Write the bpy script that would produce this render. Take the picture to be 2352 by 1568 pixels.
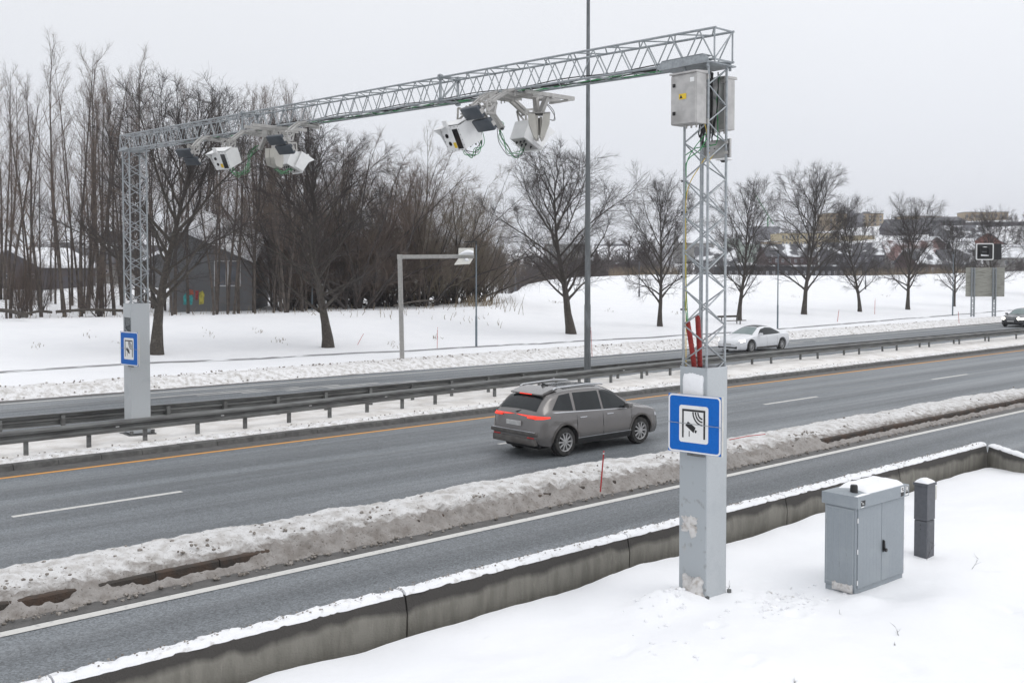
import bpy, bmesh, math, random
import numpy as np
from mathutils import Vector, Matrix, noise as mnoise
from math import radians as R, sin, cos, pi, sqrt, hypot

for o in list(bpy.data.objects):
    bpy.data.objects.remove(o)
S = bpy.context.scene
COL = S.collection

# ------------------------------------------------------------------ camera
FPX, YH, W0, H0 = 2360.0, 618.0, 2352.0, 1568.0     # calibration in photo units (2352 wide)
PITCH = math.atan(80 / FPX)
CY0 = YH + FPX * math.tan(PITCH)
CAMH = 4.62
cam = bpy.data.cameras.new('camera')
camo = bpy.data.objects.new('camera', cam)
COL.objects.link(camo)
camo.location = (0, 0, CAMH)
camo.rotation_euler = (pi / 2 - PITCH, 0, 0)
cam.sensor_width = 36
cam.lens = 36 * FPX / W0
cam.shift_y = -(H0 / 2 - CY0) / W0
cam.clip_start = .1
cam.clip_end = 6000
S.camera = camo

# ------------------------------------------------------------------ sky and sun (overcast)
S.view_settings.view_transform = 'Standard'
S.view_settings.look = 'None'
S.view_settings.exposure = 0.0
S.view_settings.gamma = 1
SUN_DIR = Vector((.66, -.24, 1.0)).normalized()
world = bpy.data.worlds.new('World')
S.world = world
world.use_nodes = True
nt = world.node_tree
nt.nodes.clear()
out = nt.nodes.new('ShaderNodeOutputWorld')
bg = nt.nodes.new('ShaderNodeBackground')
sky = nt.nodes.new('ShaderNodeTexSky')
sky.sky_type = 'NISHITA'
sky.sun_disc = False
sky.sun_elevation = math.asin(SUN_DIR.z)
sky.sun_rotation = math.atan2(SUN_DIR.x, SUN_DIR.y)
sky.dust_density = 6
sky.air_density = 1.5
hs = nt.nodes.new('ShaderNodeHueSaturation')
hs.inputs['Saturation'].default_value = .25
nt.links.new(sky.outputs[0], hs.inputs['Color'])
tc = nt.nodes.new('ShaderNodeTexCoord')
sep = nt.nodes.new('ShaderNodeSeparateXYZ')
nt.links.new(tc.outputs['Generated'], sep.inputs[0])
ramp = nt.nodes.new('ShaderNodeValToRGB')            # cloud deck: dimmer at the horizon than overhead
cr = ramp.color_ramp
cr.elements[0].position, cr.elements[0].color = .0, (.86, .88, .935, 1)
cr.elements[1].position, cr.elements[1].color = 1., (1.20, 1.22, 1.27, 1)
e = cr.elements.new(.12); e.color = (.86, .885, .94, 1)
e = cr.elements.new(.30); e.color = (.93, .95, .99, 1)
nt.links.new(sep.outputs['Z'], ramp.inputs['Fac'])
mr = nt.nodes.new('ShaderNodeMapRange')              # brighter cloud on the sun's side
mr.inputs['From Min'].default_value = -.5
mr.inputs['From Max'].default_value = .9
mr.inputs['To Min'].default_value = 9.9
mr.inputs['To Max'].default_value = 11.4
nt.links.new(sep.outputs['X'], mr.inputs['Value'])
cn = nt.nodes.new('ShaderNodeTexNoise')
cn.inputs['Scale'].default_value = 2.2
cn.inputs['Detail'].default_value = 4
nt.links.new(tc.outputs['Generated'], cn.inputs['Vector'])
cm = nt.nodes.new('ShaderNodeMapRange')
cm.inputs['To Min'].default_value = .965
cm.inputs['To Max'].default_value = 1.035
nt.links.new(cn.outputs['Fac'], cm.inputs['Value'])
mul = nt.nodes.new('ShaderNodeMath'); mul.operation = 'MULTIPLY'
nt.links.new(mr.outputs[0], mul.inputs[0]); nt.links.new(cm.outputs[0], mul.inputs[1])
vm = nt.nodes.new('ShaderNodeVectorMath'); vm.operation = 'SCALE'
nt.links.new(ramp.outputs['Color'], vm.inputs[0])
nt.links.new(mul.outputs[0], vm.inputs['Scale'])
mix = nt.nodes.new('ShaderNodeMixRGB')
mix.inputs['Fac'].default_value = .92
nt.links.new(hs.outputs[0], mix.inputs[1])
nt.links.new(vm.outputs[0], mix.inputs[2])
nt.links.new(mix.outputs[0], bg.inputs['Color'])
bg.inputs['Strength'].default_value = .1
nt.links.new(bg.outputs[0], out.inputs[0])

sl = bpy.data.lights.new('sun', 'SUN')
sl.energy = .40
sl.angle = R(25)
sl.color = (1, .97, .93)
so = bpy.data.objects.new('sun', sl)
COL.objects.link(so)
so.rotation_euler = SUN_DIR.to_track_quat('Z', 'Y').to_euler()

# ------------------------------------------------------------------ frames
ROAD = R(48.43)
EU = Vector((sin(ROAD), cos(ROAD), 0))       # along the road, away to the right
EN = Vector((-cos(ROAD), sin(ROAD), 0))      # across the road, away to the left
TH = math.atan2(EU.y, EU.x)
cp_, sp_ = cos(PITCH), sin(PITCH)
def W(u, n, z=0): return EU * u + EN * n + Vector((0, 0, z))
def UN(x, y): return (x * EU.x + y * EU.y, x * EN.x + y * EN.y)
def ray(x, y):
    a, b = (x - W0 / 2) / FPX, (CY0 - y) / FPX
    return Vector((a, cp_ + b * sp_, -sp_ + b * cp_))
def at(x, y, Y):
    r = ray(x, y); t = Y / r.y
    return Vector((r.x * t, Y, CAMH + r.z * t))
def gz(x, y, z=0):
    r = ray(x, y); t = (z - CAMH) / r.z
    return Vector((r.x * t, r.y * t, z))
def lerp(x, tab):
    return float(np.interp(x, [t[0] for t in tab], [t[1] for t in tab]))
def fbm(x, y, z=0., o=3, sc=1.):
    return mnoise.fractal(Vector((x * sc, y * sc, z)), 1.0, 2.0, o)

# ------------------------------------------------------------------ materials
MATS = {}
def mat(name, c, rough=.6, metal=0., c2=None, scale=6., mixr=(.4, .62), bump=0., bscale=30., c3=None, scale3=1., mixr3=(.5, .65),
        spec=.5, stretch=None, emit=None, coat=0., detail=5, coords='Position'):
    m = bpy.data.materials.new(name); m.use_nodes = True
    t = m.node_tree; b = t.nodes['Principled BSDF']
    b.inputs['Roughness'].default_value = rough
    b.inputs['Metallic'].default_value = metal
    b.inputs['Specular IOR Level'].default_value = spec
    b.inputs['Coat Weight'].default_value = coat
    b.inputs['Coat Roughness'].default_value = .08
    c = tuple(c) + (1,)
    if coords == 'Position':
        g = t.nodes.new('ShaderNodeNewGeometry'); vec = g.outputs['Position']
    else:
        g = t.nodes.new('ShaderNodeTexCoord'); vec = g.outputs['Object']
    if stretch:
        mp = t.nodes.new('ShaderNodeMapping')
        mp.inputs['Rotation'].default_value = (0, 0, -TH if coords == 'Position' else 0)
        mp.vector_type = 'POINT'
        sc = t.nodes.new('ShaderNodeVectorMath'); sc.operation = 'MULTIPLY'; sc.inputs[1].default_value = stretch
        t.links.new(vec, mp.inputs[0]); t.links.new(mp.outputs[0], sc.inputs[0]); svec = sc.outputs[0]
    else:
        svec = vec
    colsock = None
    def layer(prev, cc, s, mrr, v):
        n = t.nodes.new('ShaderNodeTexNoise'); n.inputs['Scale'].default_value = s; n.inputs['Detail'].default_value = detail
        t.links.new(v, n.inputs['Vector'])
        r = t.nodes.new('ShaderNodeMapRange'); r.inputs['From Min'].default_value, r.inputs['From Max'].default_value = mrr
        t.links.new(n.outputs['Fac'], r.inputs['Value'])
        x = t.nodes.new('ShaderNodeMixRGB'); t.links.new(r.outputs[0], x.inputs['Fac'])
        if prev is None: x.inputs[1].default_value = c
        else: t.links.new(prev, x.inputs[1])
        x.inputs[2].default_value = tuple(cc) + (1,)
        return x.outputs[0]
    if c2: colsock = layer(colsock, c2, scale, mixr, svec)
    if c3: colsock = layer(colsock, c3, scale3, mixr3, svec)
    if colsock is None: b.inputs['Base Color'].default_value = c
    else: t.links.new(colsock, b.inputs['Base Color'])
    if bump:
        n = t.nodes.new('ShaderNodeTexNoise'); n.inputs['Scale'].default_value = bscale; n.inputs['Detail'].default_value = 6
        t.links.new(vec, n.inputs['Vector'])
        bp = t.nodes.new('ShaderNodeBump'); bp.inputs['Strength'].default_value = bump; bp.inputs['Distance'].default_value = .03
        t.links.new(n.outputs['Fac'], bp.inputs['Height']); t.links.new(bp.outputs[0], b.inputs['Normal'])
    if emit:
        b.inputs['Emission Color'].default_value = tuple(emit[0]) + (1,)
        b.inputs['Emission Strength'].default_value = emit[1]
    m.diffuse_color = c
    MATS[name] = m
    return m
M = {}
M['snow'] = mat('clean snow', (.885, .89, .905), .55, c2=(.855, .862, .88), scale=.6, bump=.25, bscale=9, c3=(.82, .825, .83), scale3=5, mixr3=(.68, .8), spec=.3)
M['grit'] = mat('gritty ploughed snow', (.80, .795, .795), .75, c2=(.52, .50, .475), scale=5, mixr=(.42, .68), bump=.6, bscale=24,
                c3=(.20, .175, .155), scale3=26, mixr3=(.60, .72), spec=.2, detail=7)
def flank(m):
    """splash from the wheels browns the kerb-side foot of the bank"""
    t = m.node_tree; b = t.nodes['Principled BSDF']; prev = b.inputs['Base Color'].links[0].from_socket
    g = t.nodes.new('ShaderNodeNewGeometry'); d = t.nodes.new('ShaderNodeVectorMath'); d.operation = 'DOT_PRODUCT'; d.inputs[1].default_value = tuple(EN)
    t.links.new(g.outputs['Position'], d.inputs[0])
    n = t.nodes.new('ShaderNodeTexNoise'); n.inputs['Scale'].default_value = 5; n.inputs['Detail'].default_value = 9; n.inputs['Roughness'].default_value = .7; t.links.new(g.outputs['Position'], n.inputs['Vector'])
    a = t.nodes.new('ShaderNodeMath'); a.operation = 'MULTIPLY_ADD'; a.inputs[1].default_value = -.9; t.links.new(n.outputs['Fac'], a.inputs[0]); t.links.new(d.outputs['Value'], a.inputs[2])
    r = t.nodes.new('ShaderNodeMapRange'); r.inputs['From Min'].default_value = 14.62; r.inputs['From Max'].default_value = 14.28; r.inputs['To Max'].default_value = .85
    t.links.new(a.outputs[0], r.inputs['Value'])
    x = t.nodes.new('ShaderNodeMixRGB'); x.blend_type = 'MULTIPLY'; t.links.new(r.outputs[0], x.inputs['Fac']); t.links.new(prev, x.inputs[1]); x.inputs[2].default_value = (.40, .37, .345, 1)
    t.links.new(x.outputs[0], b.inputs['Base Color'])
M['bank1'] = mat('bank of ploughed snow', (.69, .685, .68), .75, c2=(.48, .46, .44), scale=5, mixr=(.42, .68), bump=1., bscale=20, c3=(.22, .195, .17), scale3=26, mixr3=(.60, .72), spec=.2, detail=7)
flank(M['bank1'])
M['capsnow'] = mat('barrier top snow', (.86, .865, .88), .6, c2=(.55, .53, .51), scale=9, mixr=(.56, .72), bump=.5, bscale=30, spec=.3)
M['dirty'] = mat('brown slush lump', (.36, .33, .30), .85, c2=(.16, .14, .12), scale=20, bump=.5, bscale=60)
M['asphalt'] = mat('damp asphalt', (.172, .187, .200), .55, c2=(.112, .122, .130), scale=.9, mixr=(.40, .60), stretch=(.035, 1.2, 1.), bump=.35, bscale=55,
                   c3=(.24, .25, .265), scale3=70, mixr3=(.58, .78), spec=.5, detail=8)  # lengthwise tone streaks; the paler ones are sheen put into the colour
def speckle_asphalt(m):
    t = m.node_tree; b = t.nodes['Principled BSDF']
    prev = b.inputs['Base Color'].links[0].from_socket
    g = t.nodes.new('ShaderNodeNewGeometry')
    v = t.nodes.new('ShaderNodeTexVoronoi'); v.inputs['Scale'].default_value = 42
    t.links.new(g.outputs['Position'], v.inputs['Vector'])
    hsv = t.nodes.new('ShaderNodeSeparateColor'); t.links.new(v.outputs['Color'], hsv.inputs[0])
    r = t.nodes.new('ShaderNodeMapRange'); r.inputs['From Min'].default_value = .0; r.inputs['From Max'].default_value = 1
    r.inputs['To Min'].default_value = .60; r.inputs['To Max'].default_value = 1.45
    t.links.new(hsv.outputs[0], r.inputs['Value'])
    s = t.nodes.new('ShaderNodeVectorMath'); s.operation = 'SCALE'
    t.links.new(prev, s.inputs[0]); t.links.new(r.outputs[0], s.inputs['Scale'])
    t.links.new(s.outputs[0], b.inputs['Base Color'])
    # wheel tracks polished a little smoother than the rest
    n = t.nodes.new('ShaderNodeTexNoise'); n.inputs['Scale'].default_value = 1.
    mp = t.nodes.new('ShaderNodeMapping'); mp.inputs['Rotation'].default_value = (0, 0, -TH)
    sc = t.nodes.new('ShaderNodeVectorMath'); sc.operation = 'MULTIPLY'; sc.inputs[1].default_value = (.03, 1.1, 1)
    t.links.new(g.outputs['Position'], mp.inputs[0]); t.links.new(mp.outputs[0], sc.inputs[0]); t.links.new(sc.outputs[0], n.inputs['Vector'])
    r2 = t.nodes.new('ShaderNodeMapRange'); r2.inputs['From Min'].default_value = .35; r2.inputs['From Max'].default_value = .65
    r2.inputs['To Min'].default_value = .34; r2.inputs['To Max'].default_value = .66
    t.links.new(n.outputs['Fac'], r2.inputs['Value']); t.links.new(r2.outputs[0], b.inputs['Roughness'])
speckle_asphalt(M['asphalt'])
M['wetshoulder'] = mat('dark wet shoulder', (.075, .073, .07), .6, c2=(.11, .105, .10), scale=5, bump=.4, bscale=50)
M['whitepaint'] = mat('worn white road paint', (.62, .61, .58), .7, c2=(.40, .40, .40), scale=9, mixr=(.58, .72), bump=.2, bscale=60)
M['fadedpaint'] = mat('faded hatch paint', (.42, .42, .41), .7, c2=(.16, .165, .17), scale=2.5, mixr=(.5, .62), stretch=(.3, 2, 1))
M['orangepaint'] = mat('orange road paint', (.72, .33, .06), .65, c2=(.5, .25, .08), scale=8, mixr=(.6, .75), bump=.2, bscale=60)
M['kerb'] = mat('dark kerb stone', (.12, .118, .112), .8, c2=(.075, .073, .07), scale=6, bump=.5, bscale=40)
M['rustkerb'] = mat('rust stained kerb edge', (.050, .043, .037), .85, c2=(.075, .050, .036), scale=4, bump=.6, bscale=30)
M['bark'] = mat('bark', (.085, .072, .060), .9, c2=(.045, .04, .035), scale=14, bump=.9, bscale=30, c3=(.13, .12, .10), scale3=4, mixr3=(.6, .75))
M['twig'] = mat('dark twigs', (.062, .053, .049), .9, c2=(.045, .038, .035), scale=.6)
M['twig_brown'] = mat('brown twigs', (.150, .112, .090), .9, c2=(.105, .080, .066), scale=.4)
M['twig_olive'] = mat('olive brown twigs', (.20, .168, .122), .9, c2=(.14, .115, .088), scale=.4)
M['birch'] = mat('pale bark', (.10, .083, .07), .9, c2=(.055, .046, .04), scale=3, bump=.5, bscale=20)
M['straw'] = mat('dry straw', (.27, .215, .145), .9, c2=(.18, .145, .10), scale=3)
M['galv'] = mat('galvanised steel', (.36, .385, .40), .5, .35, c2=(.28, .30, .315), scale=22, bump=.1, bscale=60)
M['galv_dark'] = mat('weathered galvanised rail', (.17, .175, .17), .5, .35, c2=(.10, .10, .098), scale=5, stretch=(.25, 2, 2), bump=.15, bscale=40)
M['casing'] = mat('matt zinc sheet', (.485, .51, .525), .55, .15, c2=(.455, .478, .492), scale=60, c3=(.38, .41, .43), scale3=1.5, mixr3=(.6, .8))
M['casing_dirty'] = mat('scuffed zinc sheet', (.40, .43, .45), .6, .15, c2=(.22, .22, .21), scale=7, mixr=(.60, .74), c3=(.45, .42, .38), scale3=2.4, mixr3=(.68, .76), detail=9)
M['stainless'] = mat('brushed stainless', (.50, .49, .475), .42, .55, c2=(.42, .41, .40), scale=9, c3=(.34, .33, .32), scale3=3, mixr3=(.55, .7))
M['alu'] = mat('grey aluminium', (.44, .43, .41), .5, .35, c2=(.37, .36, .345), scale=12)
M['white'] = mat('white powder coat', (.80, .80, .79), .45, c2=(.74, .74, .735), scale=6)
M['beige'] = mat('beige plastic', (.46, .445, .40), .55, c2=(.42, .405, .365), scale=6)
M['slate'] = mat('slate plastic', (.055, .065, .078), .5, c2=(.07, .08, .092), scale=8)
M['black'] = mat('black plastic', (.014, .014, .015), .45, c2=(.02, .02, .02), scale=10)
M['blackglass'] = mat('black glass', (.008, .008, .01), .08, c2=(.012, .012, .014), scale=3)
M['cable'] = mat('black cable', (.018, .018, .018), .55, c2=(.03, .03, .03), scale=20)
M['green'] = mat('green cable', (.03, .22, .07), .5, c2=(.05, .28, .10), scale=20)
M['yellow'] = mat('yellow sticker', (.75, .52, .03), .5, c2=(.68, .47, .04), scale=20)
M['yellowcable'] = mat('yellow cable', (.62, .42, .05), .5, c2=(.5, .36, .06), scale=20)
M['blue'] = mat('sign blue', (.003, .118, .47), .5, c2=(.005, .13, .50), scale=40, spec=.25)
M['signwhite'] = mat('sign white', (.78, .78, .77), .4, c2=(.70, .70, .69), scale=12, mixr=(.6, .75))
M['signback'] = mat('sign rim', (.62, .61, .56), .5, c2=(.55, .54, .5), scale=8)
M['red'] = mat('red plastic', (.30, .026, .022), .55, c2=(.24, .02, .018), scale=14)
M['redpole'] = mat('red snow pole', (.50, .035, .04), .5, c2=(.42, .03, .03), scale=9)
M['concrete'] = mat('stained concrete', (.205, .196, .170), .85, c2=(.155, .147, .126), scale=3, stretch=(3, 3, .6), bump=.35, bscale=45,
                    c3=(.235, .22, .195), scale3=9, mixr3=(.62, .75))
def wet_concrete(m):
    """water from the melting snow cap soaks the upper part of the wall"""
    t = m.node_tree; b = t.nodes['Principled BSDF']
    prev = b.inputs['Base Color'].links[0].from_socket
    g = t.nodes.new('ShaderNodeNewGeometry')
    sp = t.nodes.new('ShaderNodeSeparateXYZ'); t.links.new(g.outputs['Position'], sp.inputs[0])
    n = t.nodes.new('ShaderNodeTexNoise'); n.inputs['Scale'].default_value = 1.6; n.inputs['Detail'].default_value = 6
    sc = t.nodes.new('ShaderNodeVectorMath'); sc.operation = 'MULTIPLY'; sc.inputs[1].default_value = (1, 1, .35)
    t.links.new(g.outputs['Position'], sc.inputs[0]); t.links.new(sc.outputs[0], n.inputs['Vector'])
    a = t.nodes.new('ShaderNodeMath'); a.operation = 'MULTIPLY_ADD'; a.inputs[1].default_value = .34
    t.links.new(n.outputs['Fac'], a.inputs[0]); t.links.new(sp.outputs['Z'], a.inputs[2])
    r = t.nodes.new('ShaderNodeMapRange'); r.inputs['From Min'].default_value = .735; r.inputs['From Max'].default_value = .81
    t.links.new(a.outputs[0], r.inputs['Value'])
    x = t.nodes.new('ShaderNodeMixRGB'); t.links.new(r.outputs[0], x.inputs['Fac'])
    t.links.new(prev, x.inputs[1]); x.inputs[2].default_value = (.050, .046, .042, 1)
    t.links.new(x.outputs[0], b.inputs['Base Color'])
wet_concrete(M['concrete'])
M['cab_grey'] = mat('grey painted cabinet', (.275, .305, .33), .5, c2=(.26, .29, .315), scale=30, c3=(.31, .34, .36), scale3=2, mixr3=(.55, .75))
M['pillar_grey'] = mat('dark grey painted steel', (.10, .105, .118), .5, c2=(.085, .09, .10), scale=20)
M['lampgrey'] = mat('dark lamp mast', (.13, .14, .145), .55, .3, c2=(.20, .215, .225), scale=2.2, mixr=(.5, .66), stretch=(3, 3, .5), c3=(.09, .095, .10), scale3=10, mixr3=(.55, .75))
M['lampgreen'] = mat('grey green lamp mast', (.14, .175, .20), .5, .3, c2=(.17, .20, .225), scale=4)
M['paint_suv'] = mat('grey brown metallic paint', (.165, .157, .153), .27, .5, c2=(.175, .166, .162), scale=3, coat=.6)
M['paint_suv_low'] = mat('dirty lower car paint', (.085, .078, .073), .6, .1, c2=(.12, .112, .105), scale=6)
M['paint_white'] = mat('white car paint', (.74, .75, .77), .35, 0, c2=(.72, .73, .75), scale=3, coat=.6)
M['paint_dark'] = mat('dark car paint', (.025, .026, .03), .3, .2, c2=(.03, .03, .034), scale=3, coat=.7)
M['carglass'] = mat('tinted car glass', (.014, .017, .019), .10, c2=(.018, .022, .024), scale=2, spec=.32)
M['paleglass'] = mat('pale windscreen', (.13, .18, .18), .06, c2=(.16, .21, .205), scale=2, spec=.7)
M['tyre'] = mat('rubber', (.018, .018, .018), .8, c2=(.045, .043, .04), scale=12, bump=.3, bscale=50)
M['rim'] = mat('alloy rim', (.42, .42, .42), .4, .15, c2=(.34, .34, .34), scale=10)
M['chrome'] = mat('silver trim', (.62, .63, .65), .25, .7, c2=(.55, .56, .58), scale=8)
M['taillight'] = mat('lit tail lamp', (.5, .02, .015), .3, emit=((1, .05, .02), 1.0))
M['headlight'] = mat('lit headlamp', (.9, .9, .85), .2, emit=((1, .95, .85), 3.5))
M['plate'] = mat('number plate', (.55, .55, .54), .5, c2=(.45, .45, .45), scale=14)
M['wood'] = mat('weathered plank', (.085, .075, .062), .8, c2=(.055, .05, .043), scale=8, stretch=(.4, 6, 6))
M['panelback'] = mat('weathered sign back', (.40, .395, .35), .6, c2=(.20, .195, .165), scale=3, mixr=(.5, .7), stretch=(.5, .5, 5))

# ------------------------------------------------------------------ mesh builder
class MB:
    def __init__(s): s.v = []; s.f = []; s.T = None
    def add(s, vs, fs):
        b = len(s.v)
        if s.T is not None: vs = [s.T @ Vector(p) for p in vs]
        s.v.extend(tuple(p) for p in vs); s.f.extend(tuple(i + b for i in f) for f in fs)
        return s
    def box(s, x0, x1, y0, y1, z0, z1, ch=0.):
        if ch <= 0:
            s.add([(x0, y0, z0), (x1, y0, z0), (x1, y1, z0), (x0, y1, z0), (x0, y0, z1), (x1, y0, z1), (x1, y1, z1), (x0, y1, z1)],
                  [(0, 3, 2, 1), (4, 5, 6, 7), (0, 1, 5, 4), (1, 2, 6, 5), (2, 3, 7, 6), (3, 0, 4, 7)])
            return s
        bm = bmesh.new(); bmesh.ops.create_cube(bm, size=1)
        for v in bm.verts: v.co = ((x0 + x1) / 2 + v.co.x * (x1 - x0), (y0 + y1) / 2 + v.co.y * (y1 - y0), (z0 + z1) / 2 + v.co.z * (z1 - z0))
        bmesh.ops.bevel(bm, geom=list(bm.edges), offset=ch, segments=2, affect='EDGES', profile=.5)
        bm.verts.index_update()
        s.add([v.co for v in bm.verts], [[v.index for v in f.verts] for f in bm.faces]); bm.free()
        return s
    def tube(s, pts, r, n=8, cap=True):
        pts = [Vector(p) for p in pts]; k = len(pts)
        rs = r if hasattr(r, '__len__') else [r] * k
        vs = []; fs = []; prev = None
        for i, p in enumerate(pts):
            d = (pts[min(i + 1, k - 1)] - pts[max(i - 1, 0)]).normalized()
            if prev is None:
                a = d.orthogonal().normalized()
            else:
                a = (prev - d * prev.dot(d))
                a = a.normalized() if a.length > 1e-6 else d.orthogonal().normalized()
            prev = a; b = d.cross(a)
            for j in range(n):
                t = 2 * pi * j / n
                vs.append(p + (a * cos(t) + b * sin(t)) * rs[i])
        for i in range(k - 1):
            for j in range(n):
                fs.append((i * n + j, i * n + (j + 1) % n, (i + 1) * n + (j + 1) % n, (i + 1) * n + j))
        if cap: fs.append(tuple(range(n - 1, -1, -1))); fs.append(tuple((k - 1) * n + j for j in range(n)))
        return s.add(vs, fs)
    def bar(s, a, b, w, h=None, up=(0, 0, 1)):
        """rectangular bar from a to b"""
        h = h or w; a = Vector(a); b = Vector(b); d = (b - a).normalized(); up = Vector(up)
        x = d.cross(up); x = x.normalized() if x.length > 1e-4 else d.orthogonal().normalized()
        y = x.cross(d)
        vs = [p + x * (i * w / 2) + y * (j * h / 2) for p in (a, b) for i, j in ((-1, -1), (1, -1), (1, 1), (-1, 1))]
        return s.add(vs, [(3, 2, 1, 0), (4, 5, 6, 7), (0, 1, 5, 4), (1, 2, 6, 5), (2, 3, 7, 6), (3, 0, 4, 7)])
    def lathe(s, prof, n=16, axis='z', c=(0, 0, 0), cap=True):
        vs = []; fs = []; k = len(prof); c = Vector(c)
        for r, h in prof:
            for j in range(n):
                t = 2 * pi * j / n
                p = (r * cos(t), r * sin(t), h)
                if axis == 'y': p = (p[0], p[2], p[1])
                if axis == 'x': p = (p[2], p[0], p[1])
                vs.append(c + Vector(p))
        for i in range(k - 1):
            for j in range(n): fs.append((i * n + j, i * n + (j + 1) % n, (i + 1) * n + (j + 1) % n, (i + 1) * n + j))
        if cap and prof[0][0] > 1e-5: fs.append(tuple(range(n - 1, -1, -1)))
        if cap and prof[-1][0] > 1e-5: fs.append(tuple((k - 1) * n + j for j in range(n)))
        return s.add(vs, fs)
    def prism(s, poly, d0, d1, axis='y'):
        """poly of 2-D points extruded from d0 to d1; axis is the extrusion axis (y: poly in xz, x: poly in yz, z: poly in xy)"""
        k = len(poly); vs = []
        for d in (d0, d1):
            for a, b in poly:
                vs.append({'y': (a, d, b), 'x': (d, a, b), 'z': (a, b, d)}[axis])
        fs = [tuple(range(k)), tuple(range(2 * k - 1, k - 1, -1))] + [(i, i + k, (i + 1) % k + k, (i + 1) % k) for i in range(k)]
        return s.add(vs, fs)
    def grid(s, P):
        """P[i][j] points"""
        ni, nj = len(P), len(P[0])
        return s.add([p for r in P for p in r], [(i * nj + j, (i + 1) * nj + j, (i + 1) * nj + j + 1, i * nj + j + 1) for i in range(ni - 1) for j in range(nj - 1)])
    def build(s, name, m, parent=None, smooth=False, fix=True, **kw):
        me = bpy.data.meshes.new(name); me.from_pydata(s.v, [], s.f)
        if fix:
            bm = bmesh.new(); bm.from_mesh(me); bmesh.ops.recalc_face_normals(bm, faces=list(bm.faces)); bm.to_mesh(me); bm.free()
        me.materials.append(m)
        if smooth:
            me.polygons.foreach_set('use_smooth', [True] * len(me.polygons))
            if smooth != 'all':
                try: me.set_sharp_from_angle(angle=R(35))
                except Exception: pass
        me.update()
        o = bpy.data.objects.new(name, me); COL.objects.link(o)
        if parent is not None: o.parent = parent
        for k, v in kw.items(): o[k] = v
        return o

def thing(name, label, cat, loc=(0, 0, 0), rz=TH, group=None):
    o = bpy.data.objects.new(name, None); COL.objects.link(o)
    o.empty_display_size = .2
    o.location = loc; o.rotation_euler = (0, 0, rz)
    o['label'] = label; o['category'] = cat
    if group: o['group'] = group
    return o
def tag(o, label, cat, group=None):
    o['label'] = label; o['category'] = cat
    if group: o['group'] = group
    return o
def copy_thing(root, label, loc, rz, scale=None, group=None):
    r = root.copy(); COL.objects.link(r); r.location = loc; r.rotation_euler = (0, 0, rz); r['label'] = label
    if scale: r.scale = scale
    if group: r['group'] = group
    for ch in root.children:
        c = ch.copy(); COL.objects.link(c); c.parent = r
        for g in ch.children:
            d = g.copy(); COL.objects.link(d); d.parent = c
    return r
def rrect(x0, x1, z0, z1, r, k=5):
    p = []
    for cx, cz, a0 in ((x1 - r, z0 + r, -90), (x1 - r, z1 - r, 0), (x0 + r, z1 - r, 90), (x0 + r, z0 + r, 180)):
        for i in range(k + 1):
            a = R(a0 + 90 * i / k); p.append((cx + r * cos(a), cz + r * sin(a)))
    return p
def structure(name, mb, m, smooth=True, road=True, **kw):
    o = mb.build(name, m, None, smooth, **kw); o['kind'] = 'structure'
    if road: o.rotation_euler = (0, 0, TH)
    return o
#PART2
# ------------------------------------------------------------------ ground
def sm(t): t = max(0., min(1., t)); return t * t * (3 - 2 * t)
YCREST = [(-400, 742), (0, 734), (300, 728), (470, 722), (700, 717), (900, 712), (1130, 703), (1160, 690), (1200, 655), (1260, 643), (1320, 637), (1500, 630), (1660, 631), (1900, 633), (2050, 631), (2200, 627), (2352, 622), (2800, 618)]
DCREST = [(-400, 64), (0, 66), (700, 73), (1130, 80), (1170, 95), (1220, 130), (1320, 150), (1600, 160), (2000, 175), (2352, 190), (2800, 200)]
YHILL = [(-400, 600), (0, 598), (400, 590), (900, 575), (1150, 572), (1450, 570), (1600, 562), (1800, 545), (1900, 530), (2000, 520), (2352, 508), (2800, 500)]
def field_z(u, n):
    P = EU * u + EN * n
    x, Y = P.x, max(P.y, 1.)
    px = W0 / 2 + FPX * max(-.7, min(.7, x / Y))
    a = (px - W0 / 2) / FPX
    yb = 50.5 / (EN.y + EN.x * a)
    yc = max(lerp(px, DCREST), yb + 12)
    zc = CAMH - (lerp(px, YCREST) - YH) * yc / FPX
    if Y < yb: return .35 + .1 * sm((Y - yb + 6) / 6)
    if Y < yc:
        t = (Y - yb) / (yc - yb)
        return .45 + (zc - .45) * (sm(t) * .6 + t * .4)
    left = sm((1180 - px) / 60)
    # left: gently on; right: the ridge drops away to a low valley before the town hill
    zl = zc - .15 * sm((Y - yc) / 4) + (lerp(px, [(0, 3.3), (350, 3.0), (600, 2.2)]) - zc) * sm((Y - yc - 6) / 48)
    zr = zc - 4.5 * sm((Y - yc) / 50)
    z = zl * left + zr * (1 - left)
    zh = CAMH + (YH - lerp(px, YHILL)) * 720 / FPX
    return z + (zh - z) * sm((Y - 240) / 480)
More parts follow.
